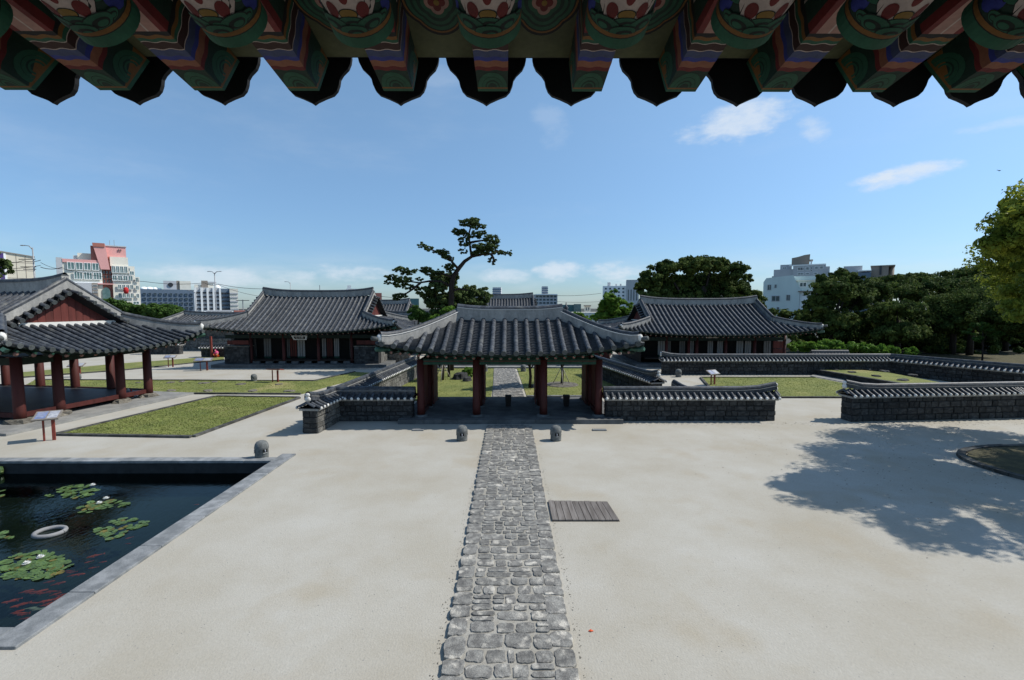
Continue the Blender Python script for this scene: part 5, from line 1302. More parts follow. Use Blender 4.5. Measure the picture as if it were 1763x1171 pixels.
# ================================================================== STREET FURNITURE
def bollard_mesh(r=.235, h=.66):
    b = MB(); b.lathe([(r*.98,0),(r,.04),(r*1.0,h*.50),(r*1.06,h*.56),(r*1.05,h*.66),(r*.97,h*.80),(r*.75,h*.93),(r*.4,h*.99),(.02,h)], 20)
    return b
def bollard(px, py, label, s=1.0, rot=0):
    p = g(px, py); t = thing('stone_lamp', label, 'garden lamp', p, rot, None)
    h = .66*s; r = .235*s
    bollard_mesh(r, h).build('body', 'bollard', t, True)
    for k in range(3):
        a_ = -math.pi/2+k*2*math.pi/3*1.0+.12; c, s_ = math.cos(a_), math.sin(a_); ww = .085*s
        b = MB(); z0, z1 = h*.36, h*.60; rr = r*1.005
        for (dx, z) in ((-ww,z0),(ww,z0),(ww,z1),(-ww,z1)):
            b.v.append((c*rr-s_*dx, s_*rr+c*dx, z))
        for (dx, z) in ((-ww,z0),(ww,z0),(ww,z1),(-ww,z1)): b.v.append((c*(rr*.72)-s_*dx, s_*(rr*.72)+c*dx, z))
        b.f += [(0,1,2,3),(4,5,6,7)]; b.m += [0,0]; b.build('light_opening', 'black', t)
        b = MB(); b.blob((c*rr*1.0, s_*rr*1.0, h*.45), (.025*s,.025*s,.05*s), 6, 4, 0); b.build('diffuser', 'board', t)
        b = MB(); vs = []; rr = r*1.04
        for (dx, z, q) in ((-ww*1.15,z0-.03,1.12),(ww*1.15,z0-.03,1.12),(ww*1.1,z0+.005,1.0),(-ww*1.1,z0+.005,1.0)): vs.append((c*r*q-s_*dx, s_*r*q+c*dx, z))
        b.add(vs, [(0,1,2,3)]); b.build('lip', 'bollard', t)
    return t
bollard(451, 788, 'domed stone lamp standing at the far corner of the pond', 1.02, .9)
bollard(795.5, 758, 'domed stone lamp left of the stone path before the gate')
bollard(957, 758, 'domed stone lamp right of the stone path before the gate')
bollard(1168, 649, 'domed stone lamp on the path between the right hand walls')
bollard(437.5, 657, 'squat stone lamp on the sand before the left hall', .9)
bollard(134, 655, 'stone lamp seen between the left pavilion columns below an information board', .9)
bollard(835, 640, 'small stone lamp left of the courtyard steps seen through the gate')
bollard(901, 640, 'small stone lamp right of the courtyard steps seen through the gate')

def info_sign(px, py, w_, h, tilt, rz, label, red=False, tops=('board','boardb'), dp=.55):
    p = g(px, py); t = thing('information_board', label, 'sign', p, rz)
    for sx in (-1, 1): MB().box(sx*w_*.17-.04, sx*w_*.20+.04, -.04, .04, 0, h-.06).build('leg', 'signred', t)
    c, s = math.cos(tilt), math.sin(tilt)
    def q(x, y, z): return (x, y*c-z*s, h+y*s+z*c)
    def plate(x0, x1, y0, y1, z0, z1, nm, m, par=t):
        b = MB(); b.add([q(x, y, z) for z in (z0, z1) for x, y in ((x0,y0),(x1,y0),(x1,y1),(x0,y1))], [(0,3,2,1),(4,5,6,7),(0,1,5,4),(1,2,6,5),(2,3,7,6),(3,0,4,7)]); return b.build(nm, m, par)
    o = plate(-w_/2, w_/2, -dp/2, dp/2, -.03, .03, 'board', 'signred' if red else 'bframe')
    if not red:
        plate(-w_*.42, -w_*.02, -dp*.38, dp*.40, .031, .037, 'printed_panel', tops[1], o); plate(w_*.04, w_*.42, -dp*.38, dp*.40, .031, .037, 'printed_panel', tops[0], o)
        for k in range(5): plate(-w_*.38, -w_*(.06+.05*(k % 3)), dp*(.30-.12*k), dp*(.34-.12*k), .038, .040, 'text_line', 'board', o)
    else:
        plate(-w_*.46, w_*.46, -dp*.46, dp*.46, .031, .05, 'board_cover', 'redp', o)
    return t
info_sign(85, 758.5, .86, 1.10, R(22), R(28), 'information board on two red legs at the lawn corner near the pond', dp=.68)
info_sign(133, 649, 1.1, 1.0, R(22), R(15), 'information board seen between the left pavilion columns')
info_sign(294, 632, 1.0, 1.0, R(22), R(15), 'information board on the far lawn right of the pavilion')
info_sign(351, 638, 1.5, 1.0, R(25), R(10), 'information board half in the shade left of the left hall')
info_sign(474, 658.5, 1.15, 1.0, R(-10), R(-5), 'dark red information board on the sand before the left hall', True)
info_sign(1227, 663, .95, .95, R(30), R(25), 'pale topped information board at the corner of the right lawn')

# sign-like red post and crouching figure by the far left wall
p = g(364.5, 616.5); o = MB().box(-.09,.09,-.09,.09,0,2.45).build('red_post', 'signred', None, loc=(p.x, p.y, 0)); tag(o, 'slim red post standing before the short dark wall', 'post')
p = g(373.5, 616); per = thing('person', 'person crouching in a bright pink top and orange red trousers by the red post', 'person', p)
def skin(name, V, E, Rr, m, parent, root=0):
    me = bpy.data.meshes.new(name); me.from_pydata(V, E, []); o = obj(name, me, parent); me.materials.append(M[m])
    sk = o.modifiers.new('s', 'SKIN'); ss = o.modifiers.new('u', 'SUBSURF'); ss.levels = ss.render_levels = 1
    for i, r_ in enumerate(Rr): me.skin_vertices[0].data[i].radius = (r_, r_)
    me.skin_vertices[0].data[root].use_root = True; return o
skin('body', [(0,.05,.30),(0,-.05,.48),(0,-.13,.64),(0,-.20,.72),(.18,-.12,.62),(.26,-.28,.42),(.12,-.42,.36),(-.18,-.12,.62),(-.26,-.28,.42),(-.12,-.42,.36),(.10,0,.28),(.16,-.32,.44),(.15,-.14,.06),(.15,-.28,.03),(-.10,0,.28),(-.16,-.32,.44),(-.15,-.14,.06),(-.15,-.28,.03)],
     [(0,1),(1,2),(2,3),(2,4),(4,5),(5,6),(2,7),(7,8),(8,9),(0,10),(10,11),(11,12),(12,13),(0,14),(14,15),(15,16),(16,17)], [.15,.15,.15,.06,.065,.045,.03,.065,.045,.03,.10,.075,.05,.035,.10,.075,.05,.035], 'skin', per)
b = MB(); b.blob((0,-.09,.56), (.25,.22,.24), 12, 8, .03); b.build('pink_top', 'pinkf', per, True)
b = MB(); b.blob((0,.02,.25), (.24,.22,.17), 12, 7, .03); b.tube([(.12,0,.27),(.17,-.32,.43),(.15,-.13,.10)], [.12,.10,.08], 8); b.tube([(-.12,0,.27),(-.17,-.32,.43),(-.15,-.13,.10)], [.12,.10,.08], 8); b.build('trousers', 'orange', per, True)
b = MB(); b.blob((0,-.26,.82), (.085,.10,.12), 10, 8, .0); b.blob((0,-.36,.80), (.014,.02,.02), 5, 4, 0); b.build('head', 'skin', per, True)
b = MB(); b.blob((0,-.235,.86), (.096,.105,.10), 10, 8, .04); b.build('hair', 'pinkf', per, True)

# traffic cone and small lamp by the pavilion
p = g(227, 688); t = thing('safety_cone', 'small red and white cone on the pavilion platform', 'cone', (p.x, p.y, .12))
MB().box(-.17,.17,-.17,.17,0,.04).build('base', 'white', t); MB().lathe([(.13,.04),(.10,.2)], 12).build('cone_body', 'orange', t, True); MB().lathe([(.10,.2),(.075,.32)], 12).build('white_band', 'white', t, True); MB().lathe([(.075,.32),(.03,.5)], 12).build('cone_tip', 'fabric_red', t, True)
p = g(221, 689); t = thing('spotlight', 'small grey spotlight on a stand beside the cone', 'lamp', (p.x, p.y, .12))
MB().lathe([(.10,0),(.09,.04),(.02,.06),(.02,.35)], 10).build('stand', 'metal', t); MB().lathe([(.05,.35),(.10,.42),(.11,.52),(.05,.60)], 10).build('lamp_head', 'metal', t, True)
# leaf on the sand
p = g(1017, 1087); o = MB().add([(-.05,0,.004),(0,-.03,.02),(.06,.0,.006),(0,.03,.022)], [(0,1,3),(1,2,3)]).build('fallen_leaf', 'orange', None, loc=(p.x, p.y, 0)); tag(o, 'single orange fallen leaf lying on the sand right of the path', 'leaf')

# cars parked under the trees
def car(px, py, m, label, rz):
    p = g(px, py); t = thing('parked_car', label, 'car', p, rz)
    prof = [(-2.1,.35),(-2.1,.75),(-1.9,.9),(-1.2,.95),(-.7,1.4),(.7,1.42),(1.3,.98),(1.95,.85),(2.1,.65),(2.1,.35)]
    b = MB(); n = len(prof); b.v = [(x, -.82, z) for x, z in prof]+[(x, .82, z) for x, z in prof]; b.f = [tuple(range(n)), tuple(reversed(range(n, 2*n)))]+[(i, (i+1) % n, n+(i+1) % n, n+i)[::-1] for i in range(n)]; b.m = [0]*(n+2); b.build('body', m, t)
    for x0, x1 in ((-.95,-.05),(.05,.95)): MB().add([(x0,-.83,.98),(x1,-.83,.98),(x1*.72,-.83,1.34),(x0*.72,-.83,1.34)], [(0,1,2,3)]).build('side_window', 'glass', t)
    for x in (-1.3, 1.3):
        for y in (-.8, .8):
            o = obj('wheel', None, t); b = MB(); b.tube([(x,y-.09,.32),(x,y+.09,.32)], .32, 14); b.build('tyre', 'rubber', o); b = MB(); b.tube([(x,y-.1,.32),(x,y+.1,.32)], .18, 10); b.build('rim', 'metal', o)
car(1628, 600, 'carw', 'white car parked in deep shade under the right trees', .1)
car(1705, 600, 'carb', 'pale blue car parked under the trees near the right edge', .1)

# ================================================================== THE TOWN BEHIND
def winset(t, x0, x1, z0, z1, nx, nz, wf=.6, hf=.55, m='glass', y=0, frame='whitew', muntin=0, par=None, depth=.12):
    dx, dz = (x1-x0)/nx, (z1-z0)/nz
    ww, hh = dx*wf, dz*hf
    b = MB(); e = min(.12, ww*.1)
    for a_ in ((-ww/2,-ww/2+e,-hh/2,hh/2),(ww/2-e,ww/2,-hh/2,hh/2),(-ww/2+e,ww/2-e,-hh/2,-hh/2+e),(-ww/2+e,ww/2-e,hh/2-e,hh/2)): b.box(a_[0], a_[1], -depth, .0, a_[2], a_[3])
    for q in range(1, muntin+1): xx = -ww/2+ww*q/(muntin+1); b.box(xx-e*.4, xx+e*.4, -depth*.8, 0, -hh/2+e, hh/2-e)
    fm = b.mesh('window', frame); pm = MB().box(-ww/2+e, ww/2-e, -.04, -.01, -hh/2+e, hh/2-e).mesh('pane', m)
    for i in range(nx):
        for j in range(nz):
            o = obj('window', fm, t, (x0+dx*(i+.5), y, z0+dz*(j+.5))); obj('pane', pm, o)
CUR = None
def fx(px, D):
    if CUR is None: return X(px, D)
    xc, d = CUR; u = (px-877)/800; q = xc*xc+d*d; t_ = q/(u*xc+d)*(D/d); return ((t_*u-xc)*d-(t_-d)*xc)/math.sqrt(q)
def fz_(py, D): return at(877, py, D).z
def blk(t, px0, px1, py, D, m, dep=10, z0=-.1, nm='wall', dy=0, zc=None):
    z1 = fz_(py, D); return MB().box(fx(px0, D), fx(px1, D), dy, dy+dep, z0 if zc is None else fz_(zc, D), z1).build(nm, m, t)
def town(name, label, D, pxc=None):
    """a town building turned to face the courtyard; later fx() calls give widths in its own frame"""
    global CUR
    xc = X(pxc, D); CUR = (xc, D); return thing(name, label, 'building', (xc, D, 0), -math.atan2(xc, D))
# pink and cream stepped apartment block
D = 132; t = town('apartment_building', 'pink and cream stepped apartment block with glazed balconies', D, 178); F_ = lambda x: x/5.854; P4 = lambda x: fx(F_(x), D); Z4 = lambda y: fz_(400+y/5.854, D)
MB().box(P4(630), P4(1080), 0, 12, 0, Z4(300)).build('wall', 'cream', t); MB().box(P4(1080), P4(1180), .8, 12, 0, Z4(240)).build('wall', 'brick', t)
MB().box(P4(1180), P4(1405), 0, 12, 0, Z4(330)).build('wall', 'cream', t); MB().box(P4(1405), P4(1448), 0, 12, 0, Z4(440)).build('wall', 'cream', t)
MB().box(P4(1345), P4(1400), .5, 11, Z4(335), Z4(370)).build('wall', 'cream', t)
MB().box(P4(695), P4(1050), -.3, 0, Z4(318), Z4(285)).build('pink_band', 'pink', t)
MB().add([(P4(1000),-.5,Z4(115)),(P4(1125),-.5,Z4(115)),(P4(1160),-.5,Z4(375)),(P4(1070),-.5,Z4(375)),(P4(1000),4,Z4(115)),(P4(1125),4,Z4(115)),(P4(1160),4,Z4(375)),(P4(1070),4,Z4(375))], [(3,2,1,0),(4,5,6,7),(0,1,5,4),(1,2,6,5),(2,3,7,6),(3,0,4,7)]).build('pink_tower', 'pink', t)
MB().box(P4(1003), P4(1122), -.7, 3, Z4(150), Z4(112)).build('tower_cap', 'brick', t)
MB().box(P4(980), P4(1085), .2, 6, Z4(390), Z4(140)).build('wall', 'brick', t)
MB().box(P4(1125), P4(1330), 1, 9, Z4(330), Z4(135)).build('wall', 'pink', t); MB().box(P4(1165), P4(1345), .3, 9, Z4(335), Z4(240)).build('wall', 'cream', t); MB().box(P4(1120), P4(1335), .8, 9.2, Z4(133), Z4(122)).build('parapet', 'greyw', t)
MB().box(P4(845), P4(985), 2, 10, Z4(290), Z4(215)).build('wall', 'cream', t); MB().box(P4(800), P4(850), 2.5, 10, Z4(290), Z4(240)).build('wall', 'greyw', t)
MB().box(P4(632), P4(694), -.2, 10, Z4(500), Z4(275)).build('wall', 'greyw', t)
winset(t, P4(735), P4(1058), Z4(395), Z4(308), 4, 1, .88, .86, 'glasst', -.3, 'whitew', 1); winset(t, P4(795), P4(1080), Z4(487), Z4(400), 3, 1, .9, .86, 'glasst', -.3, 'whitew', 2)
for k, (a_, b_) in enumerate(((330,410),(425,490),(520,575),(605,665))): winset(t, P4(1175+(50 if k > 1 else 0)), P4(1335+(50 if k else 0)), Z4(b_), Z4(a_), 4, 1, .9, .86, 'glasst', -.3, 'whitew', 1)
for a_, b_, x0, x1 in ((375,430,1345,1403),(440,500,1400,1445),(525,580,1400,1440),(610,665,1400,1440),(690,730,1360,1440),(345,395,1340,1360)): winset(t, P4(x0), P4(x1), Z4(b_), Z4(a_), 1, 1, .8, .8, 'glasst', -.3, 'whitew', 1)
winset(t, P4(1085), P4(1175), Z4(515), Z4(380), 3, 3, .7, .8, 'glass', .3, 'brick'); winset(t, P4(1250), P4(1290), Z4(180), Z4(155), 2, 1, .6, .9, 'glass', .9, 'pink')
MB().box(P4(1020), P4(1185), -.6, 0, Z4(526), Z4(516)).build('ledge', 'pink', t); MB().box(P4(695), P4(1080), -.5, 0, Z4(520), Z4(505)).build('ledge', 'whitew', t)
n = 9; pts = [(P4(1070), Z4(680)), (P4(1070), Z4(600))]+[(P4(1110)-(P4(1110)-P4(1070))*math.cos(math.pi*k/n), Z4(600)+(Z4(555)-Z4(600))*math.sin(math.pi*k/n)) for k in range(1, n)]+[(P4(1150), Z4(600)), (P4(1150), Z4(680))]
b = MB(); b.v = [(x, -.2, z) for x, z in pts]+[(x, -.02, z) for x, z in pts]; k = len(pts); b.f = [tuple(range(k))[::-1]]+[(i, (i+1) % k, k+(i+1) % k, k+i) for i in range(k)]; b.m = [0]*(k+1); b.build('arched_window', 'glasst', t)
MB().box(P4(830), P4(970), -2, 0, 0, Z4(515)).build('annex', 'greyw', t); MB().box(P4(972), P4(1030), -1.5, 0, 0, Z4(515)).build('annex', 'brownw', t); winset(t, P4(975), P4(1028), Z4(620), Z4(525), 1, 3, .9, .5, 'glass', -1.5, 'greyw')
for px, py, ln in ((1220, 115, 60), (1175,112,50)): MB().box(P4(px)-.05, P4(px)+.05, 3, 3.1, Z4(py), Z4(py-ln)).build('antenna', 'metal', t)
b = MB(); b.lathe([(.1,-.95),(.5,-.75),(.62,0),(.5,.75),(.1,.95)], 10, (P4(1305), -1.6, Z4(585))); o = b.build('red_banner_ball', 'fabric_red', t, True)
# beige clad block at the left edge
D = 95; t = town('office_building', 'beige panelled block with purple stripe at the left edge', D, 20); P4 = lambda x: fx(F_(x), D); Z4 = lambda y: fz_(400+y/5.854, D)
b = MB(); b.add([(P4(-400),0,0),(P4(420),0,0),(P4(420),0,Z4(238)),(P4(-400),0,Z4(150)),(P4(-400),14,0),(P4(420),14,0),(P4(420),14,Z4(238)),(P4(-400),14,Z4(150))], [(0,1,2,3),(5,4,7,6),(1,5,6,2),(3,2,6,7),(4,0,3,7)]); b.build('wall', 'beige', t)
b = MB(); b.add([(P4(-400),-.2,Z4(150)),(P4(425),-.2,Z4(238)),(P4(425),-.2,Z4(230)),(P4(-400),-.2,Z4(142)),(P4(-400),2,Z4(150)),(P4(425),2,Z4(238)),(P4(425),2,Z4(230)),(P4(-400),2,Z4(142))], [(0,1,2,3),(3,2,6,7),(1,5,6,2)]); b.build('roof_edge', 'brownw', t)
MB().box(P4(78), P4(118), -.12, 0, 0, Z4(215)).build('purple_stripe', 'purple', t); MB().box(P4(118), P4(140), -.10, 0, 0, Z4(216)).build('white_stripe', 'whitew', t)
for px in (240, 330): MB().box(P4(px)-.04, P4(px)+.04, -.03, 0, 0, Z4(222)).build('joint', 'brownw', t)
for k in range(3): MB().box(P4(-300), P4(418), -.03, 0, Z4(300+80*k)-.04, Z4(300+80*k)+.04).build('joint', 'brownw', t)
# blue-grey hotel
D = 215; t = town('hotel_building', 'long blue grey hotel with white domes on its roof', D, 295); F5 = lambda x: 240+x/7.317; P4 = lambda x: fx(F5(x), D); Z4 = lambda y: fz_(460+y/7.317, D)
MB().box(P4(-60), P4(725), 0, 15, 0, Z4(282)).build('wall', 'bluew', t)
for k in range(5):
    winset(t, P4(70), P4(718), Z4(368+57*k), Z4(318+57*k), 10, 1, .55, .6, 'glass', -.1, 'bluew', 1, depth=.2)
b = MB().box(P4(345), P4(510), 3, 12, Z4(282), Z4(170)); b.build('roof_block', 'greyw', t); MB().box(P4(512), P4(548), 3.5, 12, Z4(282), Z4(165)).build('roof_block', 'brownw', t); MB().box(P4(550), P4(690), 3, 12, Z4(282), Z4(168)).build('roof_block', 'cream', t)
b = MB(); b.tube([(P4(435),2.95,Z4(220)),(P4(435),2.7,Z4(220))], 1.0, 16); b.build('round_emblem', 'stripe', t)
for px, s in ((95,1.5),(168,1.5),(238,1.35),(295,.9)): b = MB(); b.lathe([(s,0),(s*.95,s*.3),(s*.7,s*.62),(s*.3,s*.8)], 12, (P4(px),5,Z4(284))); b.build('roof_dome', 'whitew', t, True)
# striped block
D = 200; t = town('office_building', 'grey office block with dark horizontal window strips', D, 377); P4 = lambda x: fx(F5(x), D); Z4 = lambda y: fz_(460+y/7.317, D)
MB().box(P4(735), P4(1050), 0, 12, 0, Z4(262)).build('wall', 'greyw', t); MB().box(P4(1050), P4(1165), 1.0, 12, 0, Z4(270)).build('wall', 'bluew', t); MB().box(P4(1165), P4(1268), 0, 12, 0, Z4(268)).build('wall', 'cream', t)  # cream right wall: brightness of the sunlit side put into its colour
for k in range(5):
    y0 = 316+50*k; MB().box(P4(737), P4(1048), -.25, 0, Z4(y0+18), Z4(y0)).build('window_strip', 'stripe', t); MB().box(P4(1167), P4(1266), -.25, 0, Z4(y0+22), Z4(y0+3)).build('window_strip', 'greyw', t); MB().box(P4(1052), P4(1163), .75, 1.0, Z4(y0+22), Z4(y0+3)).build('window_strip', 'stripe', t)
for px in (735, 815, 890, 965, 1045): MB().box(P4(px)-.35, P4(px)+.35, -.6, 0, 0, Z4(262)).build('pilaster', 'whitew', t)
MB().box(P4(815), P4(895), 2, 10, Z4(262), Z4(172)).build('roof_block', 'brownw', t); MB().box(P4(725), P4(812), 2.5, 10, Z4(262), Z4(222)).build('roof_block', 'cream', t); MB().box(P4(897), P4(965), 2.5, 9, Z4(262), Z4(195)).build('roof_block', 'cream', t); MB().box(P4(897), P4(1005), 2.2, 9, Z4(200), Z4(183)).build('roof_block', 'greyw', t)
b = MB(); b.lathe([(1.1,0),(1.1,.5),(.85,1),(.3,1.4)], 12, (P4(1020),5,Z4(265))); b.build('roof_dome', 'whitew', t, True)
# low bits in front
D = 110; t = town('low_building', 'low cream house below the striped office block', D, 336); blk(t, 322, 350, 537, D, 'cream', 8); winset(t, fx(326,D), fx(348,D), 1, 3.5, 2, 1, .5, .6)
t = town('low_building', 'low white panelled shed right of the lamp pole', 112, 380); blk(t, 354, 405, 536, 112, 'whitew', 8); blk(t, 358, 402, 534.5, 111.8, 'greyw', 7, zc=537, nm='roof')
t = town('low_building', 'small brick shed roof left of the left hall ridge', 112, 416); blk(t, 405, 428, 535, 112.5, 'brick', 8)
# centre town
D = 190; t = town('distant_building', 'small white rooftop block above the left hall ridge', D, 607); blk(t, 598, 616, 497, D, 'whitew', 10); blk(t, 600, 606.5, 491.5, D, 'whitew', 5, zc=497)
D = 120; t = town('distant_building', 'small brick red rooftop behind the left hall gable', D, 652); blk(t, 645, 658.5, 504.5, D, 'brick', 10)
D = 120; t = town('distant_building', 'teal building glimpsed left of the pine', D, 708); blk(t, 694, 722, 514, D, 'tealw', 10)
D = 180; t = town('distant_building', 'wide pale block with two rooftop towers above the gate ridge', D, 900); C3 = lambda x: 820+x/5.877; P4 = lambda x: fx(C3(x), D); Z4 = lambda y: fz_(470+y/5.877, D)
MB().box(P4(90), P4(820), 0, 14, 0, Z4(218)).build('wall', 'greyw', t); winset(t, P4(595), P4(815), Z4(320), Z4(222), 6, 3, .7, .6, 'glass', 0, 'bluew')
MB().box(P4(600), P4(818), -1, 0, Z4(224), Z4(214)).build('cornice', 'whitew', t)
for a_, b_, y_ in ((163,248,143),(667,725,133)):
    MB().box(P4(a_), P4(b_), 2, 8, Z4(218), Z4(y_)).build('roof_tower', 'greyw', t)
    for q in range(3): MB().box(P4(a_)-.1, P4(b_)+.1, 1.8, 2, Z4(y_+28+22*q), Z4(y_+18+22*q)).build('louvre', 'bluew', t)
D = 150; t = town('distant_building', 'low teal glass building right of the gate ridge', D, 984); P4 = lambda x: fx(C3(x), D); Z4 = lambda y: fz_(470+y/5.877, D)
MB().box(P4(870), P4(985), 0, 10, 0, Z4(322)).build('wall', 'tealw', t); MB().box(P4(985), P4(1058), -1, 10, 0, Z4(315)).build('wall', 'glasst', t)
D = 130; t = town('distant_building', 'narrow cream house with a pediment left of the bright green tree', D, 1011); P4 = lambda x: fx(C3(x), D); Z4 = lambda y: fz_(470+y/5.877, D)
MB().box(P4(1092), P4(1155), 0, 8, 0, Z4(330)).build('wall', 'cream', t); MB().box(P4(1085), P4(1160), -.5, 8, Z4(338), Z4(326)).build('cornice', 'brownw', t); winset(t, P4(1100), P4(1150), Z4(385), Z4(342), 2, 1, .6, .8); winset(t, P4(1100), P4(1150), Z4(420), Z4(400), 2, 1, .6, .7)
tree('distant_bush', 'pale green roadside bush right of the gate ridge', pc_([(995,543,14,6),(1014,548,10,6),(1003,549,14,5)], 85, 1, .5), (at(1000,560,85).x, 85, 0), 1500, .25, 'bleaf', 140, 'bush', 0)
D = 170; t = town('distant_building', 'white apartment block behind the bright green tree', D, 1068); P4 = lambda x: fx(C3(x), D); Z4 = lambda y: fz_(470+y/5.877, D)
MB().box(P4(1275), P4(1512), 0, 12, 0, Z4(130)).build('wall', 'whitew', t); MB().box(P4(1512), P4(1640), -1, 12, 0, Z4(72)).build('wall', 'greyw', t); MB().box(P4(1320), P4(1352), 3, 6, Z4(130), Z4(90)).build('roof_block', 'greyw', t)
winset(t, P4(1285), P4(1505), Z4(320), Z4(140), 5, 5, .45, .45, 'glass', 0, 'bluew'); 
for q in range(4): MB().box(P4(1530+28*q), P4(1538+28*q), -1.1, -1, Z4(280), Z4(170)).build('window_slit', 'glass', t)
for px in (1410, 1455): MB().box(P4(px-8), P4(px+8), 2, 4, Z4(130), Z4(108)).build('roof_vent', 'greyw', t)
# right: pale green-white house with the apartment behind
D = 100; F7 = lambda x: 1290+x/6.504; P4 = lambda x: fx(F7(x), D); Z4 = lambda y: fz_(420+y/6.504, D)
t = town('apartment_building', 'pale green grey house end wall with few square windows right of the big tree', D, 1360)
pts = [(P4(232),0),(P4(232),Z4(790)),(P4(150),Z4(420)),(P4(180),Z4(375)),(P4(480),Z4(350)),(P4(560),Z4(520)),(P4(560),0)]
pts = [(P4(150),0),(P4(150),Z4(420)),(P4(180),Z4(375)),(P4(480),Z4(350)),(P4(560),Z4(520)),(P4(560),0)]
b = MB(); n = len(pts); b.v = [(x, 0, z) for x, z in pts]+[(x, 10, z) for x, z in pts]; b.f = [tuple(range(n))[::-1], tuple(range(n, 2*n))]+[(i, (i+1) % n, n+(i+1) % n, n+i) for i in range(n)]; b.m = [0]*len(b.f); b.build('end_wall', 'palew', t)
for (a_, b_, c_, d_) in ((195,240,450,515),(275,300,450,490),(245,342,577,645),(410,457,568,636),(308,336,708,750)): winset(t, P4(a_), P4(b_), Z4(d_), Z4(c_), 1, 1, 1, 1, 'glass', 0, 'greyw', 1)
MB().box(P4(563), P4(760), .5, 10, 0, Z4(540)).build('side_wall', 'whitew', t); MB().box(P4(540), P4(762), -.2, 10, Z4(538), Z4(528)).build('roof_edge', 'brownw', t)
MB().box(P4(500), P4(770), 3, 10, Z4(538), Z4(400)).build('upper_wall', 'palew', t); MB().box(P4(480), P4(770), 2.6, 3, Z4(412), Z4(402)).build('ledge', 'cream', t); MB().box(P4(480), P4(770), 2.9, 10, Z4(400), Z4(355)).build('parapet', 'palew', t)
winset(t, P4(555), P4(640), Z4(480), Z4(425), 1, 1, 1, 1, 'glass', 3, 'whitew', 1); winset(t, P4(615), P4(720), Z4(760), Z4(660), 1, 1, 1, 1, 'glass', .5, 'whitew', 3); MB().box(P4(605), P4(725), -.6, .5, Z4(795), Z4(765)).build('balcony', 'whitew', t)
D = 150; P4 = lambda x: fx(F7(x), D); Z4 = lambda y: fz_(420+y/6.504, D)
t = town('apartment_building', 'taller grey stepped apartment with rooftop wedge behind the pale house', D, 1375)
MB().box(P4(260), P4(475), 0, 12, 0, Z4(278)).build('wall', 'greyw', t); MB().box(P4(330), P4(455), 1, 12, Z4(278), Z4(222)).build('wall', 'greyw', t); MB().box(P4(475), P4(840), -.6, 12, 0, Z4(240)).build('wall', 'greyw', t); MB().box(P4(840), P4(885), 0, 12, 0, Z4(262)).build('wall', 'greyw', t)
MB().box(P4(240), P4(262), 1, 12, 0, Z4(350)).build('wall', 'greyw', t); MB().box(P4(430), P4(840), -.8, 0, Z4(246), Z4(232)).build('cornice', 'whitew', t)
b = MB(); w1 = [(P4(455),Z4(225)),(P4(655),Z4(225)),(P4(660),Z4(115)),(P4(600),Z4(120)),(P4(520),Z4(140)),(P4(455),Z4(150))]; n = 6; b.v = [(x, 1, z) for x, z in w1]+[(x, 8, z) for x, z in w1]; b.f = [tuple(range(n)), tuple(range(n, 2*n))[::-1]]+[(i, n+i, n+(i+1) % n, (i+1) % n) for i in range(n)]; b.m = [0]*8; b.build('roof_wedge', 'brownw', t)
MB().box(P4(668), P4(684), 1, 2, Z4(235), Z4(180)).build('roof_post', 'greyw', t); MB().box(P4(640), P4(695), .8, 6, Z4(184), Z4(176)).build('roof_canopy', 'brownw', t)
winset(t, P4(520), P4(600), Z4(300), Z4(258), 1, 1, .9, .9, 'stripe', -.6, 'whitew', 3); winset(t, P4(610), P4(660), Z4(300), Z4(258), 1, 1, .9, .9, 'glass', -.6, 'whitew', 2); winset(t, P4(705), P4(820), Z4(292), Z4(256), 2, 1, .7, .9, 'glass', -.6, 'whitew', 2)
winset(t, P4(520), P4(600), Z4(350), Z4(322), 1, 1, .9, .9, 'glass', -.6, 'whitew', 3); winset(t, P4(610), P4(660), Z4(350), Z4(322), 1, 1, .9, .9, 'glass', -.6, 'whitew', 2); winset(t, P4(700), P4(750), Z4(350), Z4(322), 1, 1, .9, .9, 'glass', -.6, 'whitew', 2)
winset(t, P4(350), P4(400), Z4(272), Z4(248), 1, 1, .9, .9, 'glass', 1, 'whitew', 1); winset(t, P4(668), P4(690), Z4(315), Z4(262), 1, 2, .7, .6, 'glass', -.6, 'whitew')
D = 180; P4 = lambda x: fx(F7(x), D); Z4 = lambda y: fz_(420+y/6.504, D)
t = town('distant_building', 'pale block behind the trees left of the brown block', D, 1470); MB().box(P4(1040), P4(1250), 0, 12, 0, Z4(245)).build('wall', 'greyw', t); MB().box(P4(1200), P4(1350), -2, 10, 0, Z4(325)).build('wall', 'bluew', t); MB().box(P4(1200), P4(1350), -2.2, 10, Z4(312), Z4(300)).build('parapet', 'whitew', t)
t = town('distant_building', 'brown concrete block with rounded corner above the right trees', D-5, 1515); D -= 5
MB().box(P4(1348), P4(1545), 0, 14, 0, Z4(248)).build('wall', 'brownw', t); MB().lathe([(P4(1580)-P4(1545),0),(P4(1580)-P4(1545),Z4(235))], 20, (P4(1580),7,0)).build('round_tower', 'brownw', t, True); MB().box(P4(1340), P4(1618), -.3, 14, Z4(248), Z4(238)).build('cornice', 'brownw', t)
MB().box(P4(1455)-.3, P4(1455)+.3, -.3, 0, Z4(345), Z4(240)).build('drain', 'stripe', t)
winset(t, P4(1370), P4(1510), Z4(375), Z4(350), 7, 1, .5, .6, 'glass', 0, 'brownw')
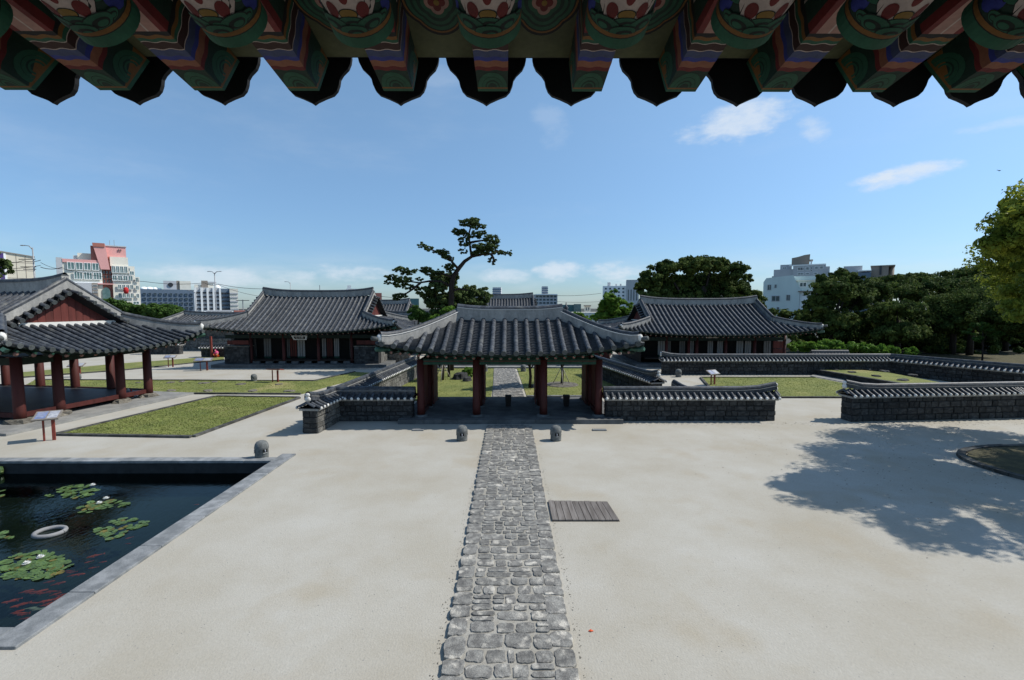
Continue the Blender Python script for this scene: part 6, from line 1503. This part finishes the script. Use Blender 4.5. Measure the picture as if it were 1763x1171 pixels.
# far low skyline so that gaps between trees and roofs show town
for i, (a_, b_, y_, D, m, lab) in enumerate(((1125,1165,528,95,'whitew','low pale house half hidden behind the right hall'), (960,1100,538,120,'cream','low cream rooftops beyond the gate courtyard'), (420,470,545,150,'greyw','low grey roofs left of the left hall ridge'), (-60,110,520,160,'greyw','grey low houses behind the left pavilion'))):
    t = town('low_building', lab, D, (a_+b_)/2); blk(t, a_, b_, y_, D, m, 8); winset(t, fx(a_+4,D), fx(b_-4,D), 1.5, 4.2, max(2, int((b_-a_)/12)), 1, .5, .6)

# lamp posts, poles, cables
CUR = None
def lamp(px, ytop, D, label, arm=1, double=False, r=.10):
    x = fx(px, D); z = fz_(ytop, D); t = thing('street_lamp', label, 'street lamp', (x, D, 0))
    MB().tube([(0,0,0),(0,0,z*.5),(0,0,z)], [r*1.4, r, r*.7], 8).build('pole', 'metal', t, True)
    for s in ((1,-1) if double else (arm,)):
        o = MB().tube([(0,0,z-.3),(s*.5,0,z+.25),(s*1.3,0,z+.35)], [r*.6]*3, 6).build('arm', 'metal', t, True); MB().blob((s*1.5,0,z+.33), (.4,.16,.09), 8, 4, 0).build('lamp_head', 'metal', o, True)
    return t
lamp(375, 470, 118, 'tall double armed street lamp before the striped office block', double=True, r=.14)
lamp(341, 503, 105, 'shorter street lamp left of the tall double lamp', arm=-1)
t = lamp(70, 427, 72, 'curved street lamp with cable racks at the left before the beige block', arm=-1, r=.11)
for zz, w_ in ((447,2.2),(460,2.0),(464,1.6)): MB().box(-w_, .3, -.05, .05, fz_(zz,72)-.05, fz_(zz,72)+.05).build('cable_rack', 'wire', t)
lamp(503, 487, 150, 'small street lamp above the left end of the left hall ridge', arm=-1, r=.12)
t = thing('utility_pole', 'T shaped utility pole left of the left hall roof', 'pole', (fx(421,130), 130, 0)); MB().tube([(0,0,0),(0,0,fz_(516,130))], .12, 6).build('pole', 'metal', t); MB().box(-1.8,1.8,-.08,.08,fz_(517.5,130)-.08,fz_(517.5,130)+.08).build('cross_arm', 'wire', t)
t = thing('antenna_mast', 'thin antenna mast above the left hall ridge', 'antenna', (fx(553,140), 140, 0)); MB().tube([(0,0,0),(0,0,fz_(491,140))], .09, 6).build('mast', 'metal', t)
def cable(pts, D, label, r=.035, sag=.4):
    P_ = [at(px, py, D) for px, py in pts]; b = MB(); Q = []
    for i in range(len(P_)-1):
        for k in range(8): u = k/8; p = P_[i].lerp(P_[i+1], u); p.z -= sag*4*u*(1-u); Q.append(p)
    Q.append(P_[-1]); b.tube(Q, r, 5); o = b.build('overhead_cable', 'wire', None, True); tag(o, label, 'cable')
cable([(70,452),(110,463),(250,485),(352,487),(375,489),(470,497)], 100, 'overhead cable from the curved lamp to the left hall', .045)
cable([(375,490),(440,509),(500,512)], 118, 'lower overhead cable right of the tall double lamp', .04, .3)
cable([(70,460),(108,460)], 72, 'short black cable from the lamp rack to the pink block', .05, .3)
cable([(0,452),(40,449),(70,448)], 72, 'upper cable running from the left edge to the curved lamp', .045, .2)
cable([(0,462),(70,457)], 72, 'lower cable running from the left edge to the curved lamp', .04, .2)
cable([(958,509),(1035,505)], 140, 'distant upper cable right of the gate ridge', .05, .3)
cable([(958,519),(1035,519)], 140, 'distant lower cable right of the gate ridge', .04, .3)
cable([(655,510),(700,512)], 120, 'distant cable between the left hall gable and the pine', .045, .2)
p = at(1721, 294, 60); b = MB(); b.blob((0,0,0), (.05,.16,.05), 6, 5, 0); b.add([(0,-.08,.02),(.35,-.02,.10),(.3,.08,.08),(0,.06,.02)], [(0,1,2,3)]); b.add([(0,-.08,.02),(-.35,-.02,.10),(-.3,.08,.08),(0,.06,.02)], [(0,1,2,3)]); o = b.build('bird', 'wire', None, loc=p); tag(o, 'tiny dark bird flying high at the right', 'bird')
print('objects', len(bpy.data.objects))
